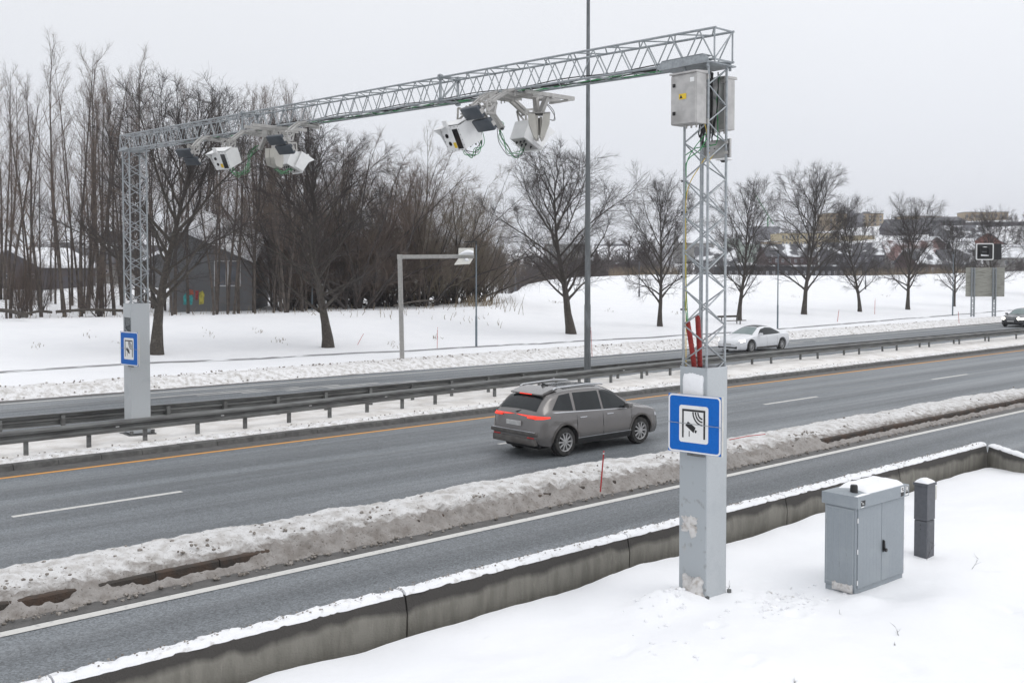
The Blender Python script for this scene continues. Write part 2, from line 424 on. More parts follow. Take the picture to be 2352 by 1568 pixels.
def fore_z(u, n):
    t = sm((9.55 - n) / 2.6)
    z = .34 + .02 * sin(u * 1.3) + t * (.07 + .016 * max(0, u - 8))
    z += .07 * fbm(u, n, 3, 3, .35) + .022 * fbm(u, n, 9, 3, 1.2) + .006 * fbm(u, n, 11, 3, 5)
    # trampled, lumpy snow left of the cabinet and round the column foot
    k = math.exp(-((u - 11.3) / .55) ** 2 - ((n - 7.5) / .5) ** 2)
    z += k * (.075 * fbm(u, n, 5, 4, 7) - .09)
    k = math.exp(-((u - 10.0) / .5) ** 2 - ((n - 8.3) / .35) ** 2)
    z += k * (.20 + .05 * fbm(u, n, 7, 4, 5))
    # drift scooped around the cabinet
    k = math.exp(-((u - 12.4) / .9) ** 2 - ((n - 6.45) / .3) ** 2)
    z -= .05 * k
    z += .10 * math.exp(-((u - 11.65) / .32) ** 2 - ((n - 6.55) / .22) ** 2) + .05 * math.exp(-((u - 12.3) / .5) ** 2 - ((n - 5.95) / .35) ** 2)
    for a, b in ((10.2, 5.2), (9.1, 6.4), (10.7, 6.9), (8.4, 7.6), (7.2, 6.2), (11.0, 4.6), (9.7, 7.35), (12.9, 5.3), (10.9, 7.2), (11.2, 7.05)):
        d2 = ((u - a) / .11) ** 2 + ((n - b) / .09) ** 2
        if d2 < 9: z -= .05 * math.exp(-d2) - .018 * math.exp(-(sqrt(d2) - 1.6) ** 2 * 3)
    return z
def ground_z(u, n):
    if n < 9.7: return fore_z(u, n)
    if n < 25.35: return -.06
    if n < 28.95:
        e = min(1, (n - 25.35) / .5)
        return .11 + .06 * sm((n - 25.4) / 1.2) + e * (.03 * fbm(u, n, 1, 3, .8)) + .012 * fbm(u, n, 4, 3, 5) * (1.5 - e)
    if n < 39.3: return -.06
    z = field_z(u, n)
    return z * sm((n - 39.2) / .8) + (.05 * fbm(u, n, 2, 3, .14) + .008 * fbm(u, n, 2, 2, 1.1) if n < 300 else 0)
def lines(spec):
    r = []
    for a, b, s in spec:
        k = max(1, round((b - a) / s)); r += [a + (b - a) * i / k for i in range(k)]
    return r + [spec[-1][1]]
UL = lines([(-60, 0, 6), (0, 3, .5), (3, 9.2, .14), (9.2, 13.2, .055), (13.2, 26, .14), (26, 70, .4), (70, 160, 1.5), (160, 500, 9), (500, 1100, 30), (1100, 4000, 400)])
NL = lines([(-40, 0, 5), (0, 3, .5), (3, 6.0, .12), (6.0, 8.7, .055), (8.7, 9.69, .12), (9.69, 9.71, .02), (9.71, 25.3, 3), (25.3, 25.36, .03), (25.36, 28.94, .15), (28.94, 28.98, .04), (28.98, 39.25, 4),
            (39.25, 41, .25), (41, 75, .8), (75, 200, 3), (200, 500, 9), (500, 1100, 30), (1100, 4000, 400)])
mb = MB()
mb.grid([[(u, n, ground_z(u, n)) for n in NL] for u in UL])
structure('snow_ground', mb, M['snow'])

# ------------------------------------------------------------------ roads (sheets, u along, n across)
def strip(name, m, u0, u1, n0, n1, z, tab=None, step=4, wig=0):
    mb = MB(); k = max(1, int((u1 - u0) / step)); P = []
    for i in range(k + 1):
        u = u0 + (u1 - u0) * i / k
        d = lerp(u, tab) if tab else 0
        P.append([(u, n0 + d, z), (u, n1 + d, z)])
    mb.grid(P)
    return structure(name, mb, m, smooth=False)
strip('road', M['asphalt'], -20, 900, 9.6, 25.36, 0, step=40)
strip('road', M['asphalt'], -20, 900, 28.7, 39.6, 0, step=40)
strip('road_shoulder', M['wetshoulder'], -20, 400, 24.5, 25.2, .004, step=20)
strip('road_shoulder', M['wetshoulder'], -20, 200, 14.02, 14.75, .004, step=20)
strip('road_shoulder', M['wetshoulder'], -20, 300, 38.1, 39.6, .004, step=20)
strip('road_marking', M['orangepaint'], -20, 400, 24.31, 24.45, .004, step=20)
strip('road_marking', M['whitepaint'], -20, 200, 13.80, 13.99, .008, step=20)
for k in range(0, 9):
    strip('road_marking', M['whitepaint'], 5.75 + 12 * k - .1, 8.95 + 12 * k, 20.37, 20.52, .004, step=4)
FW = [(-20, 38.0), (10, 37.75), (19, 37.3), (30, 36.95), (37, 36.7), (45, 36.65), (56, 37.0), (89, 37.6), (300, 38.5)]
strip('road_marking', M['whitepaint'], -10, 300, -.07, .07, .004, tab=FW, step=4)
for u in (-1.5, 10.2, 27.8, 31.6, 35.6, 39.6, 44.8, 50.5, 56.3, 62, 68):
    strip('road_marking', M['whitepaint'], u, u + 1.9, 33.2, 33.36, .004, step=2)
for k in range(7):                                                   # worn hatch field
    u = 14.6 + k * 1.6
    strip('road_marking', M['fadedpaint'], u, u + 4.2, 35.9 - .42 * k + .05, 36.15 - .42 * k + .05, .004, step=2)
strip('road_marking', M['fadedpaint'], 20, 30, 33.0, 33.1, .008, step=2)
for u in (52.2, 55.2, 58.2):
    strip('road_marking', M['whitepaint'], u, u + 1.6, 36.2, 36.35, .004, step=2)

# kerbs: stones about a metre long with open joints
def kerb(name, n0, n1, h, u0, u1, m, L=1.0, lean=.06):
    mb = MB(); u = u0; rnd = random.Random(4)
    while u < u1:
        dz = rnd.uniform(-.006, .006); dn = rnd.uniform(-.008, .008)
        prof = [(n0 + dn, -.04), (n0 + lean + dn, h + dz - .02), (n0 + lean + .03 + dn, h + dz), (n1 + dn, h + dz), (n1 + dn, -.04)]
        mb.prism(prof, u + .006, u + L - .006, axis='x'); u += L
    return structure(name, mb, m, smooth=False)
kerb('kerb', 25.12, 25.42, .13, -5, 160, M['kerb'])
kerb('kerb', 14.62, 14.78, .17, -5, 110, M['rustkerb'], lean=.02)

# ------------------------------------------------------------------ ploughed snow banks
def gap(u):
    """how far the slush in front of the rusty kerb has melted back (1 = kerb bare)"""
    b = 0
    for c, w in ((3.6, .35), (4.5, .3), (6.5, 1.05), (30.5, 6.6), (43, 5)):
        b = max(b, sm((w - abs(u - c)) / .8 + .5))
    return b
def bank1():
    mb = MB(); P = []
    for u in lines([(-4, 2, .3), (2, 16, .055), (16, 30, .08), (30, 60, .16), (60, 110, .5)]):
        row = []; g = gap(u)
        w = 1.62 + .12 * fbm(u, 0, 1, 2, .35) - (.02 * max(0, u - 25))
        hh = .33 + .06 * fbm(u, 3, 1, 2, .5) + .03 * fbm(u, 8, 2, 2, 1.7)
        for j in range(34):
            t = j / 33
            if t < .2:                                              # slush heap in front of the kerb
                s = t / .2
                n = 14.36 + s * .34 + .06 * fbm(u, 0, 5, 3, 2.2) * (1 - s)
                zb = .235 * s ** 1.15
                zg = .085 * sin(pi * min(1, s * 1.45)) if s < .69 else -.03
                z = zb * (1 - g) + zg * g
            else:
                s = (t - .2) / .8
                n = 14.73 + s * w
                k = min(1, s / .40)
                z = (.205 + (hh - .205) * sm(k)) * (1 - sm((s - .62) / .38))
            a = .030 + .085 * math.exp(-((t - .20) / .17) ** 2) * (1 - .6 * g)
            if 0 < j < 33:
                d = a * (fbm(u, n, 2, 4, 4.2) + .7 * abs(fbm(u, n, 6, 3, 12)))
                z += d * (1 if z > .01 else .3)
            row.append((u, n + (.03 * fbm(u, n, 4, 3, 6) if 0 < j < 33 else 0), max(z, -.04)))
        P.append(row)
    mb.grid(P)
    return structure('snow_bank', mb, M['bank1'], smooth='all')
bank1()
def bank2():
    mb = MB(); P = []
    for u in lines([(-4, 8, .5), (8, 45, .13), (45, 110, .35), (110, 260, 2)]):
        row = []; n0 = lerp(u, [(0, 38.75), (12, 38.6), (25, 38.2), (32, 37.8), (45, 37.75), (58, 38.0), (93, 38.6), (300, 39)])
        for j in range(18):
            t = j / 17; n = n0 + t * (40.3 - n0) + (.10 * fbm(u, 0, 3, 3, 1.2) if j < 3 else 0)
            z = .36 * sm(t / .45) + .03 * fbm(u, n, 1, 3, 1.2)
            z += (.035 if j < 12 else .015) * fbm(u, n, 4, 3, 6)
            row.append((u, n, max(z, .0) if j else -.02))
        P.append(row)
    mb.grid(P)
    return structure('snow_bank', mb, M['grit'], smooth='all')
bank2()
def median_edge():
    """dirty ridge thrown up just behind the kerb"""
    mb = MB(); P = []
    for u in lines([(0, 4, .4), (4, 34, .09), (34, 80, .3), (80, 150, 1)]):
        row = []
        for j in range(10):
            t = j / 9; n = 25.40 + t * .62 + .03 * fbm(u, 0, 3, 2, 2)
            z = .125 + .075 * sin(pi * min(1, t * 1.05)) * (1 + .5 * fbm(u, 0, 2, 2, .7)) + .03 * fbm(u, n, 4, 3, 7)
            row.append((u, n, z if 0 < j < 9 else .10))
        P.append(row)
    mb.grid(P)
    return structure('snow_bank', mb, M['grit'], smooth='all')
median_edge()
mb = MB()                                                               # salt-stained snow between the rails
mb.grid([[(u, n, ground_z(u, n) + .012 + .012 * fbm(u, n, 8, 3, 5)) for n in [25.9 + 3.02 * j / 24 for j in range(25)]] for u in lines([(0, 40, .14), (40, 150, .6)])])
M['median'] = mat('salt stained snow', (.80, .78, .755), .7, c2=(.64, .61, .575), scale=1.6, mixr=(.42, .66), bump=.5, bscale=16, c3=(.40, .37, .34), scale3=18, mixr3=(.66, .76), spec=.2)
structure('median_snow', mb, M['median'], smooth='all')
# loose dirty clods: nobody could count them
def clods():
    mb = MB(); rnd = random.Random(11)
    base = bmesh.new(); bmesh.ops.create_icosphere(base, subdivisions=1, radius=1); base.verts.index_update()
    bv = [v.co.copy() for v in base.verts]; bf = [[v.index for v in f.verts] for f in base.faces]; base.free()
    def lump(u, n, z, r):
        ax = Vector((rnd.uniform(.7, 1.4), rnd.uniform(.7, 1.4), rnd.uniform(.5, .9)))
        vs = [Vector((u + p.x * r * ax.x * rnd.uniform(.75, 1.25), n + p.y * r * ax.y * rnd.uniform(.75, 1.25), z + p.z * r * ax.z)) for p in bv]
        mb.add(vs, bf)
    for i in range(95):                                                 # thrown up in clusters by the plough
        cu = 2.5 + 37 * rnd.random() ** 1.5; cn = rnd.uniform(14.85, 15.75)
        for k in range(rnd.choice((1, 2, 3, 5, 9, 14))):
            n_ = max(14.8, min(15.8, cn + rnd.gauss(0, .10)))
            lump(cu + rnd.gauss(0, .22), n_, .31 + rnd.uniform(-.03, .05), .034 * rnd.random() ** 1.6 + .007)
    for i in range(420):
        u = 2.5 + 30 * rnd.random() ** 1.4
        lump(u, 14.2 + rnd.uniform(-.02, .35) * rnd.random(), .01 + rnd.random() * .03, rnd.uniform(.012, .04))
    for i in range(560):
        u = 9 + 75 * rnd.random() ** 1.3; t = rnd.random()
        lump(u, lerp(u, [(0, 38.9), (25, 38.4), (45, 37.9), (93, 38.8)]) + t * 1.3, .06 + .36 * sm(t * 1.3), rnd.uniform(.018, .052))
    for i in range(380):
        u = 5 + 45 * rnd.random() ** 1.3
        lump(u, 25.5 + rnd.random() * .55, .17 + rnd.random() * .03, rnd.uniform(.01, .03))
    for i in range(520):
        u = 1 + 21.5 * rnd.random(); lump(u, rnd.uniform(9.93, 10.07), .815, rnd.uniform(.005, .014))
    for i in range(34):
        lump(11.3 + rnd.gauss(0, .35), 7.5 + rnd.gauss(0, .35), fore_z(11.3, 7.5) + .0, rnd.uniform(.008, .022))
    keep = mb; mb = MB()
    for cu, cn, su, sn, k in ((11.25, 7.35, .30, .25, 60), (9.95, 8.35, .28, .18, 34), (10.7, 7.3, .22, .15, 16), (9.2, 7.4, .5, .4, 14)):
        for i in range(k):
            u, n = rnd.gauss(cu, su), min(9.5, rnd.gauss(cn, sn)); lump(u, n, fore_z(u, n) + .004, .034 * rnd.random() ** 1.5 + .008)
    o = mb.build('snow_lumps', M['capsnow'], None, True); o['kind'] = 'stuff'; o.rotation_euler = (0, 0, TH)
    mb = keep
    o = mb.build('snow_clods', M['dirty'], None, False); o['kind'] = 'stuff'; o.rotation_euler = (0, 0, TH)
clods()

# the footpath: a ploughed strip, mostly blown over again
FP = [(0, 46.6), (12, 45.8), (18, 45.4), (23, 44.6), (31, 43.9), (44, 42.75), (53, 42.0), (63, 42.0), (78, 43.1), (107, 45.1), (160, 48), (300, 55)]
mb = MB(); P = []
for u in lines([(0, 110, .5), (110, 240, 3)]):
    n = lerp(u, FP); w = .34 + .10 * fbm(u, 2, 3, 3, .5)
    P.append([(u, n + k * w, ground_z(u, n + k * w) + .035 + (.015 if k == 0 else -.03)) for k in (-1, -.4, 0, .4, 1)])
mb.grid(P)
M['pathmat'] = mat('half cleared footpath', (.22, .22, .225), .7, c2=(.74, .745, .76), scale=1.5, mixr=(.53, .62), stretch=(.35, 3.5, 1), detail=7)
structure('path', mb, M['pathmat'])

# ------------------------------------------------------------------ concrete barriers
JO = [-4.9, -.9, 3.08, 7.08, 11.01, 14.99, 18.84, 22.73]
BPROF = [(9.86, -.05), (9.84, .55), (9.88, .735), (9.90, .755), (10.06, .755), (10.09, .735), (10.13, .42), (10.36, .22), (10.38, -.05)]
BL = ['foremost weathered concrete barrier running out of the bottom of the photo', 'stained concrete barrier just left of the joint below the white line',
      'long stained concrete barrier between the two nearest open joints, white scratch on it', 'concrete barrier passing right behind the big column with blue sign',
      'concrete barrier half hidden by the grey street cabinet', 'concrete barrier seen between cabinet and dark grey pillar', '']
def barrier(u0, u1, label, rot=None, drop=0):
    L = u1 - u0
    t = thing('concrete_barrier', label, 'concrete barrier', W(u0, 9.85, 0) if rot is None else rot[0], TH if rot is None else rot[1], 'concrete road barriers')
    mb = MB(); k = 12; P = []
    for i in range(k + 1):
        x = .012 + (L - .024) * i / k
        e = .0 if 0 < i < k else .015
        P.append([(x, n - 9.85 + (e if n < 9.9 else -e if n > 10.05 else 0), z - (e if z > .5 else 0)) for n, z in BPROF])
    mb.grid(P)
    mb.add(P[0], [tuple(range(len(BPROF)))]); mb.add(P[-1], [tuple(range(len(BPROF)))])
    mb.build('wall_body', M['concrete'], t, True)
    sb = MB(); Q = []
    for i in range(int(L / .045) + 1):
        x = min(L - .002, max(.002, i * .045)); uu = u0 + x
        h = .058 + .024 * fbm(uu, 0, 1, 2, .9) + .022 * fbm(uu, 1, 3, 3, 5)
        w0, w1 = .036 + .026 * fbm(uu, 5, 1, 3, 5), .255 + .02 * fbm(uu, 7, 1, 3, 4)
        row = []
        for j in range(9):
            a = pi * j / 8
            y = (w0 + w1) / 2 - cos(a) * (w1 - w0) / 2
            row.append((x, y, .745 + h * sin(a) ** .7 + (.020 * fbm(uu, y * 3, 2, 3, 11) if 0 < j < 8 else 0)))
        Q.append(row)
    sb.grid(Q); sb.add(Q[0], [tuple(range(9))]); sb.add(Q[-1], [tuple(range(9))])
    sb.build('snow_cap', M['capsnow'], t, 'all')
    return t
for i in range(len(JO) - 1):
    if i == 0: continue
    barrier(JO[i], JO[i + 1], BL[i - 1] if i < 6 else 'farthest straight concrete barrier, ending at the bend by the right edge')
pA = W(22.60, 9.84); pB = gz(2352, 1050, .78); pB.z = 0; dv = pB - pA
barrier(0, 2.6, 'concrete barrier turned toward the viewer at the right edge of the photo', (pA, math.atan2(dv.y, dv.x) ))

# ------------------------------------------------------------------ guard rails
NR = [(-8, 25.85), (0, 25.95), (7, 26.05), (14, 26.3), (20, 26.85), (28, 27.35), (40, 27.95), (52, 27.95), (67, 27.6), (100, 27.3), (160, 27.5)]
FR = [(-8, 28.75), (7.6, 28.5), (15, 28.2), (24, 28.3), (29, 28.3), (40, 28.4), (52, 28.38), (67, 28.05), (100, 27.8), (160, 28.0)]
POSTS = [3.2, 4.66, 6.1, 7.56, 9.06, 10.51, 11.97, 13.39, 14.82, 16.26, 17.68, 19.10, 20.51, 23.24, 25.5, 27.71, 29.57, 31.50, 33.4, 37.19, 41.16, 45.14, 49.07, 52.95, 56.48, 60.04, 63.8, 67.6, 71.4, 75.2]
def rail(tab, side, posts, label, u0=1., u1=120., refl=True):
    t = thing('guard_rail', label, 'guard rail', (0, 0, 0), TH)
    prof = [(.0, .42), (.045, .44), (.075, .475), (.075, .51), (.045, .535), (.005, .555), (.005, .585), (.045, .605), (.075, .63), (.075, .675), (.045, .705), (-.005, .725), (-.015, .70)]
    mb = MB(); P = []
    for u in lines([(u0, 60, .5), (60, u1, 2)]):
        n = lerp(u, tab); P.append([(u, n - side * a, z + .055) for a, z in prof])
    mb.grid(P); o = mb.build('rail_beam', M['galv_dark'], t, True)
    md = o.modifiers.new('thick', 'SOLIDIFY'); md.thickness = .006; md.offset = 0
    for u in posts:
        n = lerp(u, tab); b = MB()
        b.box(u - .05, u + .05, n + side * .0 + min(.03 * side, .10 * side), n + max(.03 * side, .10 * side), 0.0, .72)
        b.box(u - .05, u + .05, n - .02, n + .02, .50, .66)
        b.lathe([(.0, -.012), (.014, -.01), (.014, .01), (0, .012)], 6, 'y', (u, n - side * .012, .628))
        b.build('post', M['galv_dark'], t)
    if refl:
        k = MB()
        for u in [p + .7 for p in posts[::2] if p < 40]:
            n = lerp(u, tab); q = MB(); q.box(u - .045, u + .045, n - side * .022, n - side * .006, .605, .63, .004)
            q.build('reflector', M['signwhite'], t)
    return t
rail(NR, 1, POSTS, 'nearer weathered steel guard rail along the orange edge line')
rail(FR, -1, [4.2, 5.9, 7.6, 9.15, 10.3 + 1.7, 13.7, 15.4, 17.1, 18.8, 20.5, 22.2, 23.9, 25.6, 27.3, 30.8, 32.6, 36.1, 40.1, 44.1, 48.1, 52, 56, 60, 64], 'farther steel guard rail seen from behind, on the far side of the median', refl=False)
#PART3
# ------------------------------------------------------------------ toll gantry
def on_u(x, y, u):
    """point of the plane u = const seen at a photo position: (n, z)"""
    r = ray(x, y); t = u / (r.x * EU.x + r.y * EU.y)
    return (r.x * EN.x + r.y * EN.y) * t, CAMH + r.z * t
NB0, NB1 = 7.96, 27.95
def BU(n): return 10.45 + .15 * (n - NB0) / 20
def BZ(n): return 7.24 + .60 * (n - NB0) / 20
BW, BH = .37, .385
G0 = (10.64, 8.26, .3)
gantry = thing('toll_gantry', 'grey lattice steel gantry spanning the road on two box-footed columns', 'gantry', W(*G0), TH)
GT = Matrix.Translation((-G0[0], -G0[1], -G0[2]))
def gmb(): m = MB(); m.T = GT; return m
def chord(k, n):
    return Vector((BU(n) + (BW if k & 1 else 0), n, BZ(n) + (BH if k & 2 else 0)))
def zigzag(mb, fa, fb, s0, s1, pitch, r, n=6, flip=False):
    k = max(1, round((s1 - s0) / (pitch / 2))); p = []
    for i in range(k + 1):
        s = s0 + (s1 - s0) * i / k
        p.append(fa(s) if (i % 2 == 0) != flip else fb(s))
    for a, b in zip(p, p[1:]): mb.tube([a, b], r, n, cap=False)
JN = [NB0, 13.62, 20.75, NB1]
for a, b in zip(JN, JN[1:]):
    mb = gmb()
    for k in range(4): mb.tube([chord(k, a), chord(k, b)], .0165, 8)
    for i, (p, q) in enumerate(((0, 2), (1, 3), (2, 3), (0, 1))):
        zigzag(mb, lambda s, p=p: chord(p, s), lambda s, q=q: chord(q, s), a + .03, b - .03, .46 if i < 2 else .62, .0095, 6, i % 2 == 1)
    for e in (a + .02, b - .02):
        for p, q in ((0, 2), (1, 3), (2, 3), (0, 1)): mb.tube([chord(p, e), chord(q, e)], .012, 6)
        mb.tube([chord(0, e), chord(3, e)], .009, 6)
    beam = mb.build('beam_truss', M['galv'], gantry, True)
for n in JN[1:3]:
    for k in range(4):
        mb = gmb(); c = chord(k, n)
        mb.lathe([(.0, -.035), (.030, -.035), (.030, -.012), (.058, -.010), (.058, .010), (.030, .012), (.030, .035), (0, .035)], 12, 'y', c)
        for j in range(4):
            a = pi / 4 + j * pi / 2
            mb.lathe([(0, -.028), (.011, -.028), (.011, .028), (0, .028)], 6, 'y', c + Vector((.045 * cos(a), 0, .045 * sin(a))))
        mb.build('flange_coupling', M['galv'], gantry, True)
def column(u0, n0, s, z0, z1, r, rb, pitch):
    mb = gmb(); cs = [(u0, n0), (u0 + s, n0), (u0 + s, n0 + s), (u0, n0 + s)]
    for c in cs: mb.tube([(c[0], c[1], z0), (c[0], c[1], z1)], r, 10)
    for i in range(4):
        a, b = cs[i], cs[(i + 1) % 4]
        zigzag(mb, lambda z, a=a: Vector((a[0], a[1], z)), lambda z, b=b: Vector((b[0], b[1], z)), z0 + .1, z1 - .03, pitch, rb, 6, i % 2 == 1)
    return mb.build('lattice_column', M['galv'], gantry, True)
RU, RN, RS = 10.455, 8.075, .375
column(RU, RN, RS, .3, 7.20, .0165, .0095, .47)
LU, LN, LS = 10.56, 27.2, .46
column(LU, LN, LS, .2, 7.79, .021, .0115, .5)
def casing(u0, n0, s, z0, z1, dirty, opening=None):
    a = s + .05; u0 -= .025; n0 -= .025; th = .004
    m = gmb(); m.box(u0 + .012, u0 + a, n0, n0 + th, z0, z1)                       # side toward the viewer
    m.box(u0 + a - th, u0 + a, n0, n0 + a, z0, z1); m.box(u0, u0 + a, n0 + a - th, n0 + a, z0, z1)
    m.build('column_casing', M['casing'], gantry)
    m = gmb()
    zs = [(z0, z1)] if not opening else [(z0, opening[0]), (opening[1], z1)]
    for p, q in zs:
        m.box(u0 - th, u0, n0 + .004, n0 + a, p, q); m.box(u0 - th - .002, u0 + .015, n0 - .004, n0 + .010, p, q)
    m.build('casing_front_sheet', dirty, gantry)
casing(RU, RN, RS, .32, 3.37, M['casing_dirty'])
casing(LU, LN, LS, .22, 3.70, M['casing'], (2.55, 3.33))
m = gmb()                                                                          # head plates and feet
m.box(10.36, 10.93, 8.0, 8.80, 7.195, 7.212)
m.prism([(8.02, 7.213), (8.84, 7.213), (8.84, 7.25), (8.76, 7.315), (8.10, 7.315), (8.02, 7.26)], 10.372, 10.384, axis='x')
m.box(10.372, 10.55, 8.10, 8.76, 7.302, 7.314)
for x, y in ((10.88, 8.06), (10.88, 8.4), (10.42, 8.06)): m.lathe([(0, -.05), (.018, -.05), (.018, .05), (0, .05)], 6, 'z', (x, y, 7.2))
m.build('head_plate', M['galv'], gantry)
m = gmb(); m.box(10.48, 11.1, 27.12, 27.78, 7.775, 7.792); m.prism([(27.15, 7.793), (27.75, 7.793), (27.68, 7.86), (27.2, 7.86)], 10.49, 10.505, axis='x')
m.build('head_plate', M['galv'], gantry)
m = gmb(); m.box(10.40, 10.95, 8.0, 8.52, .28, .31)
for x, y in ((10.90, 8.03), (10.90, 8.46), (10.44, 8.03)):
    m.lathe([(0, .26), (.03, .26), (.03, .33), (.045, .335), (.045, .37), (.03, .375), (.03, .46), (0, .46)], 10, 'z', (x, y, 0))
m.build('foot_plate', M['galv_dark'], gantry)
m = gmb(); m.box(10.42, 11.15, 27.05, 27.8, .17, .20)
for x, y in ((11.08, 27.12), (10.5, 27.12)): m.lathe([(0, .18), (.05, .18), (.05, .30), (0, .30)], 10, 'z', (x, y, 0))
m.build('foot_plate', M['galv_dark'], gantry)
# wet snow stuck to the upwind face of the casing
def splat(u, nc, zc, w, h, seed, thick, wob=.35, drip=0):
    rnd = random.Random(seed); k = 46; ring = []
    for i in range(k):
        a = 2 * pi * i / k; c, s_ = cos(a), sin(a)
        e = 1 / max(abs(c), abs(s_)) ** .8
        f = e * max(.25, 1 + wob * (.22 * fbm(c * 1.3, s_ * 1.3, seed, 2, 1.2) + .16 * fbm(c * 4, s_ * 4, seed + 2, 3, 1.5)))
        y, z = c * w / 2 * f, s_ * h / 2 * f
        if drip and s_ < -.3: z *= 1 + drip * fbm(y * 9, 0, seed, 2, 1); y *= 1 - .25 * max(0, -s_ - .5)
        ring.append((y, z))
    P = []
    for t in (1, .97, .88, .7, .45, .2, .0):
        d = thick * sqrt(max(0, 1 - t ** 3)) if t < 1 else -.004
        P.append([(u - d - (.006 * fbm(y * t * 20, z * t * 20, seed, 3, 1) if t < .95 else 0), nc + y * t, zc + z * t) for y, z in ring + ring[:1]])
    m = gmb(); m.grid(P); return m
splat(RU - .03, RN + RS / 2, 3.08, .33, .42, 3, .035, .3, .35).build('snow_patch', M['snow'], gantry, 'all')
M['packed'] = mat('packed dirty snow', (.62, .605, .59), .75, c2=(.42, .39, .36), scale=16, mixr=(.5, .7), bump=.5, bscale=30, spec=.2)
splat(RU - .03, RN + RS * .60, 1.33, .27, .22, 8, .022, 1.7, .9).build('snow_patch', M['packed'], gantry, 'all', label='brown packed snow stuck to the casing')
splat(RU - .03, RN + RS * .42, .50, .33, .34, 21, .10, 1.5, .5).build('snow_patch', M['packed'], gantry, 'all', label='brown packed snow at the casing foot')

# ------------------------------------------------------------------ stainless cabinets on the column
def steel_cabinet(label, u0, n0, z0, du, dn, dz, face, sticker):
    t = thing('electrical_cabinet', label, 'electrical cabinet', W(u0, n0, z0), TH, None)
    m = MB(); m.box(0, du, 0, dn, 0, dz, .006); m.build('body', M['stainless'], t)
    x0, x1 = (-.016, -.001) if face < 0 else (du + .001, du + .016)
    m = MB(); m.box(x0, x1, .004, dn - .004, .004, dz - .022, .004); d = m.build('door', M['stainless'], t)
    m = MB(); m.prism([(-.03, dz - .004), (-.03, dz + .018), (du + .015, dz + .034), (du + .03, dz + .018), (du + .03, dz - .004)] if face < 0 else
                      [(-.02, dz - .004), (-.02, dz + .018), (du + .03, dz + .03), (du + .045, dz + .018), (du + .045, dz - .004)], -.012, dn + .012, axis='y')
    m.build('rain_lid', M['stainless'], t)
    xs = x0 if face < 0 else x1
    for z in (.12, dz - .16):
        m = MB(); m.box(xs - .012, xs + .003, dn - .075, dn - .035, z, z + .045, .004); m.lathe([(0, -.015), (.010, -.015), (.010, .002), (0, .002)], 8, 'x', (xs - .006, dn - .055, z + .022))
        m.build('lock', M['black'], d)
    if sticker:
        m = MB(); m.box(xs - .0035, xs - .0005, dn - .25, dn - .135, dz * .49, dz * .49 + .07); s = m.build('warning_sticker', M['yellow'], d)
        m = MB(); m.prism([(dn - .143, dz * .49 + .012), (dn - .193, dz * .49 + .012), (dn - .168, dz * .49 + .058)], xs - .006, xs - .0038, axis='x'); m.build('warning_triangle', M['black'], d)
        m = MB(); m.box(xs - .0035, xs - .0005, .025, .09, dz - .12, dz - .065); m.build('paper_label', M['signwhite'], d)
    for z in (.03, dz - .05):
        m = MB(); m.box(*((du, du + .03) if face < 0 else (-.03, 0)), -.02, .05, z - .02, z + .035, .003); m.build('mounting_bracket', M['alu'], t)
    for i, y in enumerate((.08, .16, .24)):
        m = MB(); m.lathe([(0, -.045), (.012, -.045), (.012, -.02), (.018, -.018), (.018, .0), (0, 0)], 8, 'z', (du * .5, y, 0)); m.build('cable_gland', M['alu'], t)
    return t
steel_cabinet('stainless cabinet with yellow warning sticker high on the near column', 10.23, 8.08, 6.44, .20, .40, .63, -1, True)
steel_cabinet('plain stainless cabinet on the far side of the near column, behind black cables', 10.87, 8.13, 6.42, .20, .40, .66, 1, False)
t = thing('mounting_plate', 'perforated grey steel plate below the cable coil on the near column', 'plate', W(10.86, 8.02, 6.05), TH)
m = MB(); m.box(0, .006, 0, .50, 0, .24); m.box(-.03, 0, 0, .004, 0, .24)
for z in (.04, .17): m.box(-.055, .012, .02, .08, z, z + .04, .004)
m.build('plate_sheet', M['stainless'], t)
for y, z in ((.34, .19), (.34, .14), (.34, .09), (.28, .07), (.42, .2), (.26, .13), (.3, .05)):
    m = MB(); m.lathe([(0, -.004), (.008, -.004), (.008, .002), (0, .002)], 8, 'x', (-.002, y, z)); m.build('hole', M['black'], t)
t = thing('antenna_dome', 'small white dome hanging under the perforated plate', 'antenna', W(10.9, 8.16, 6.04), TH)
m = MB(); m.lathe([(0, 0), (.10, 0), (.105, -.012), (.06, -.02), (0, -.022)], 18); m.build('dome_disc', M['white'], t, True)
m = MB(); m.lathe([(.05, -.021), (.035, -.04), (0, -.045)], 14); m.build('dome_eye', M['black'], t, True)

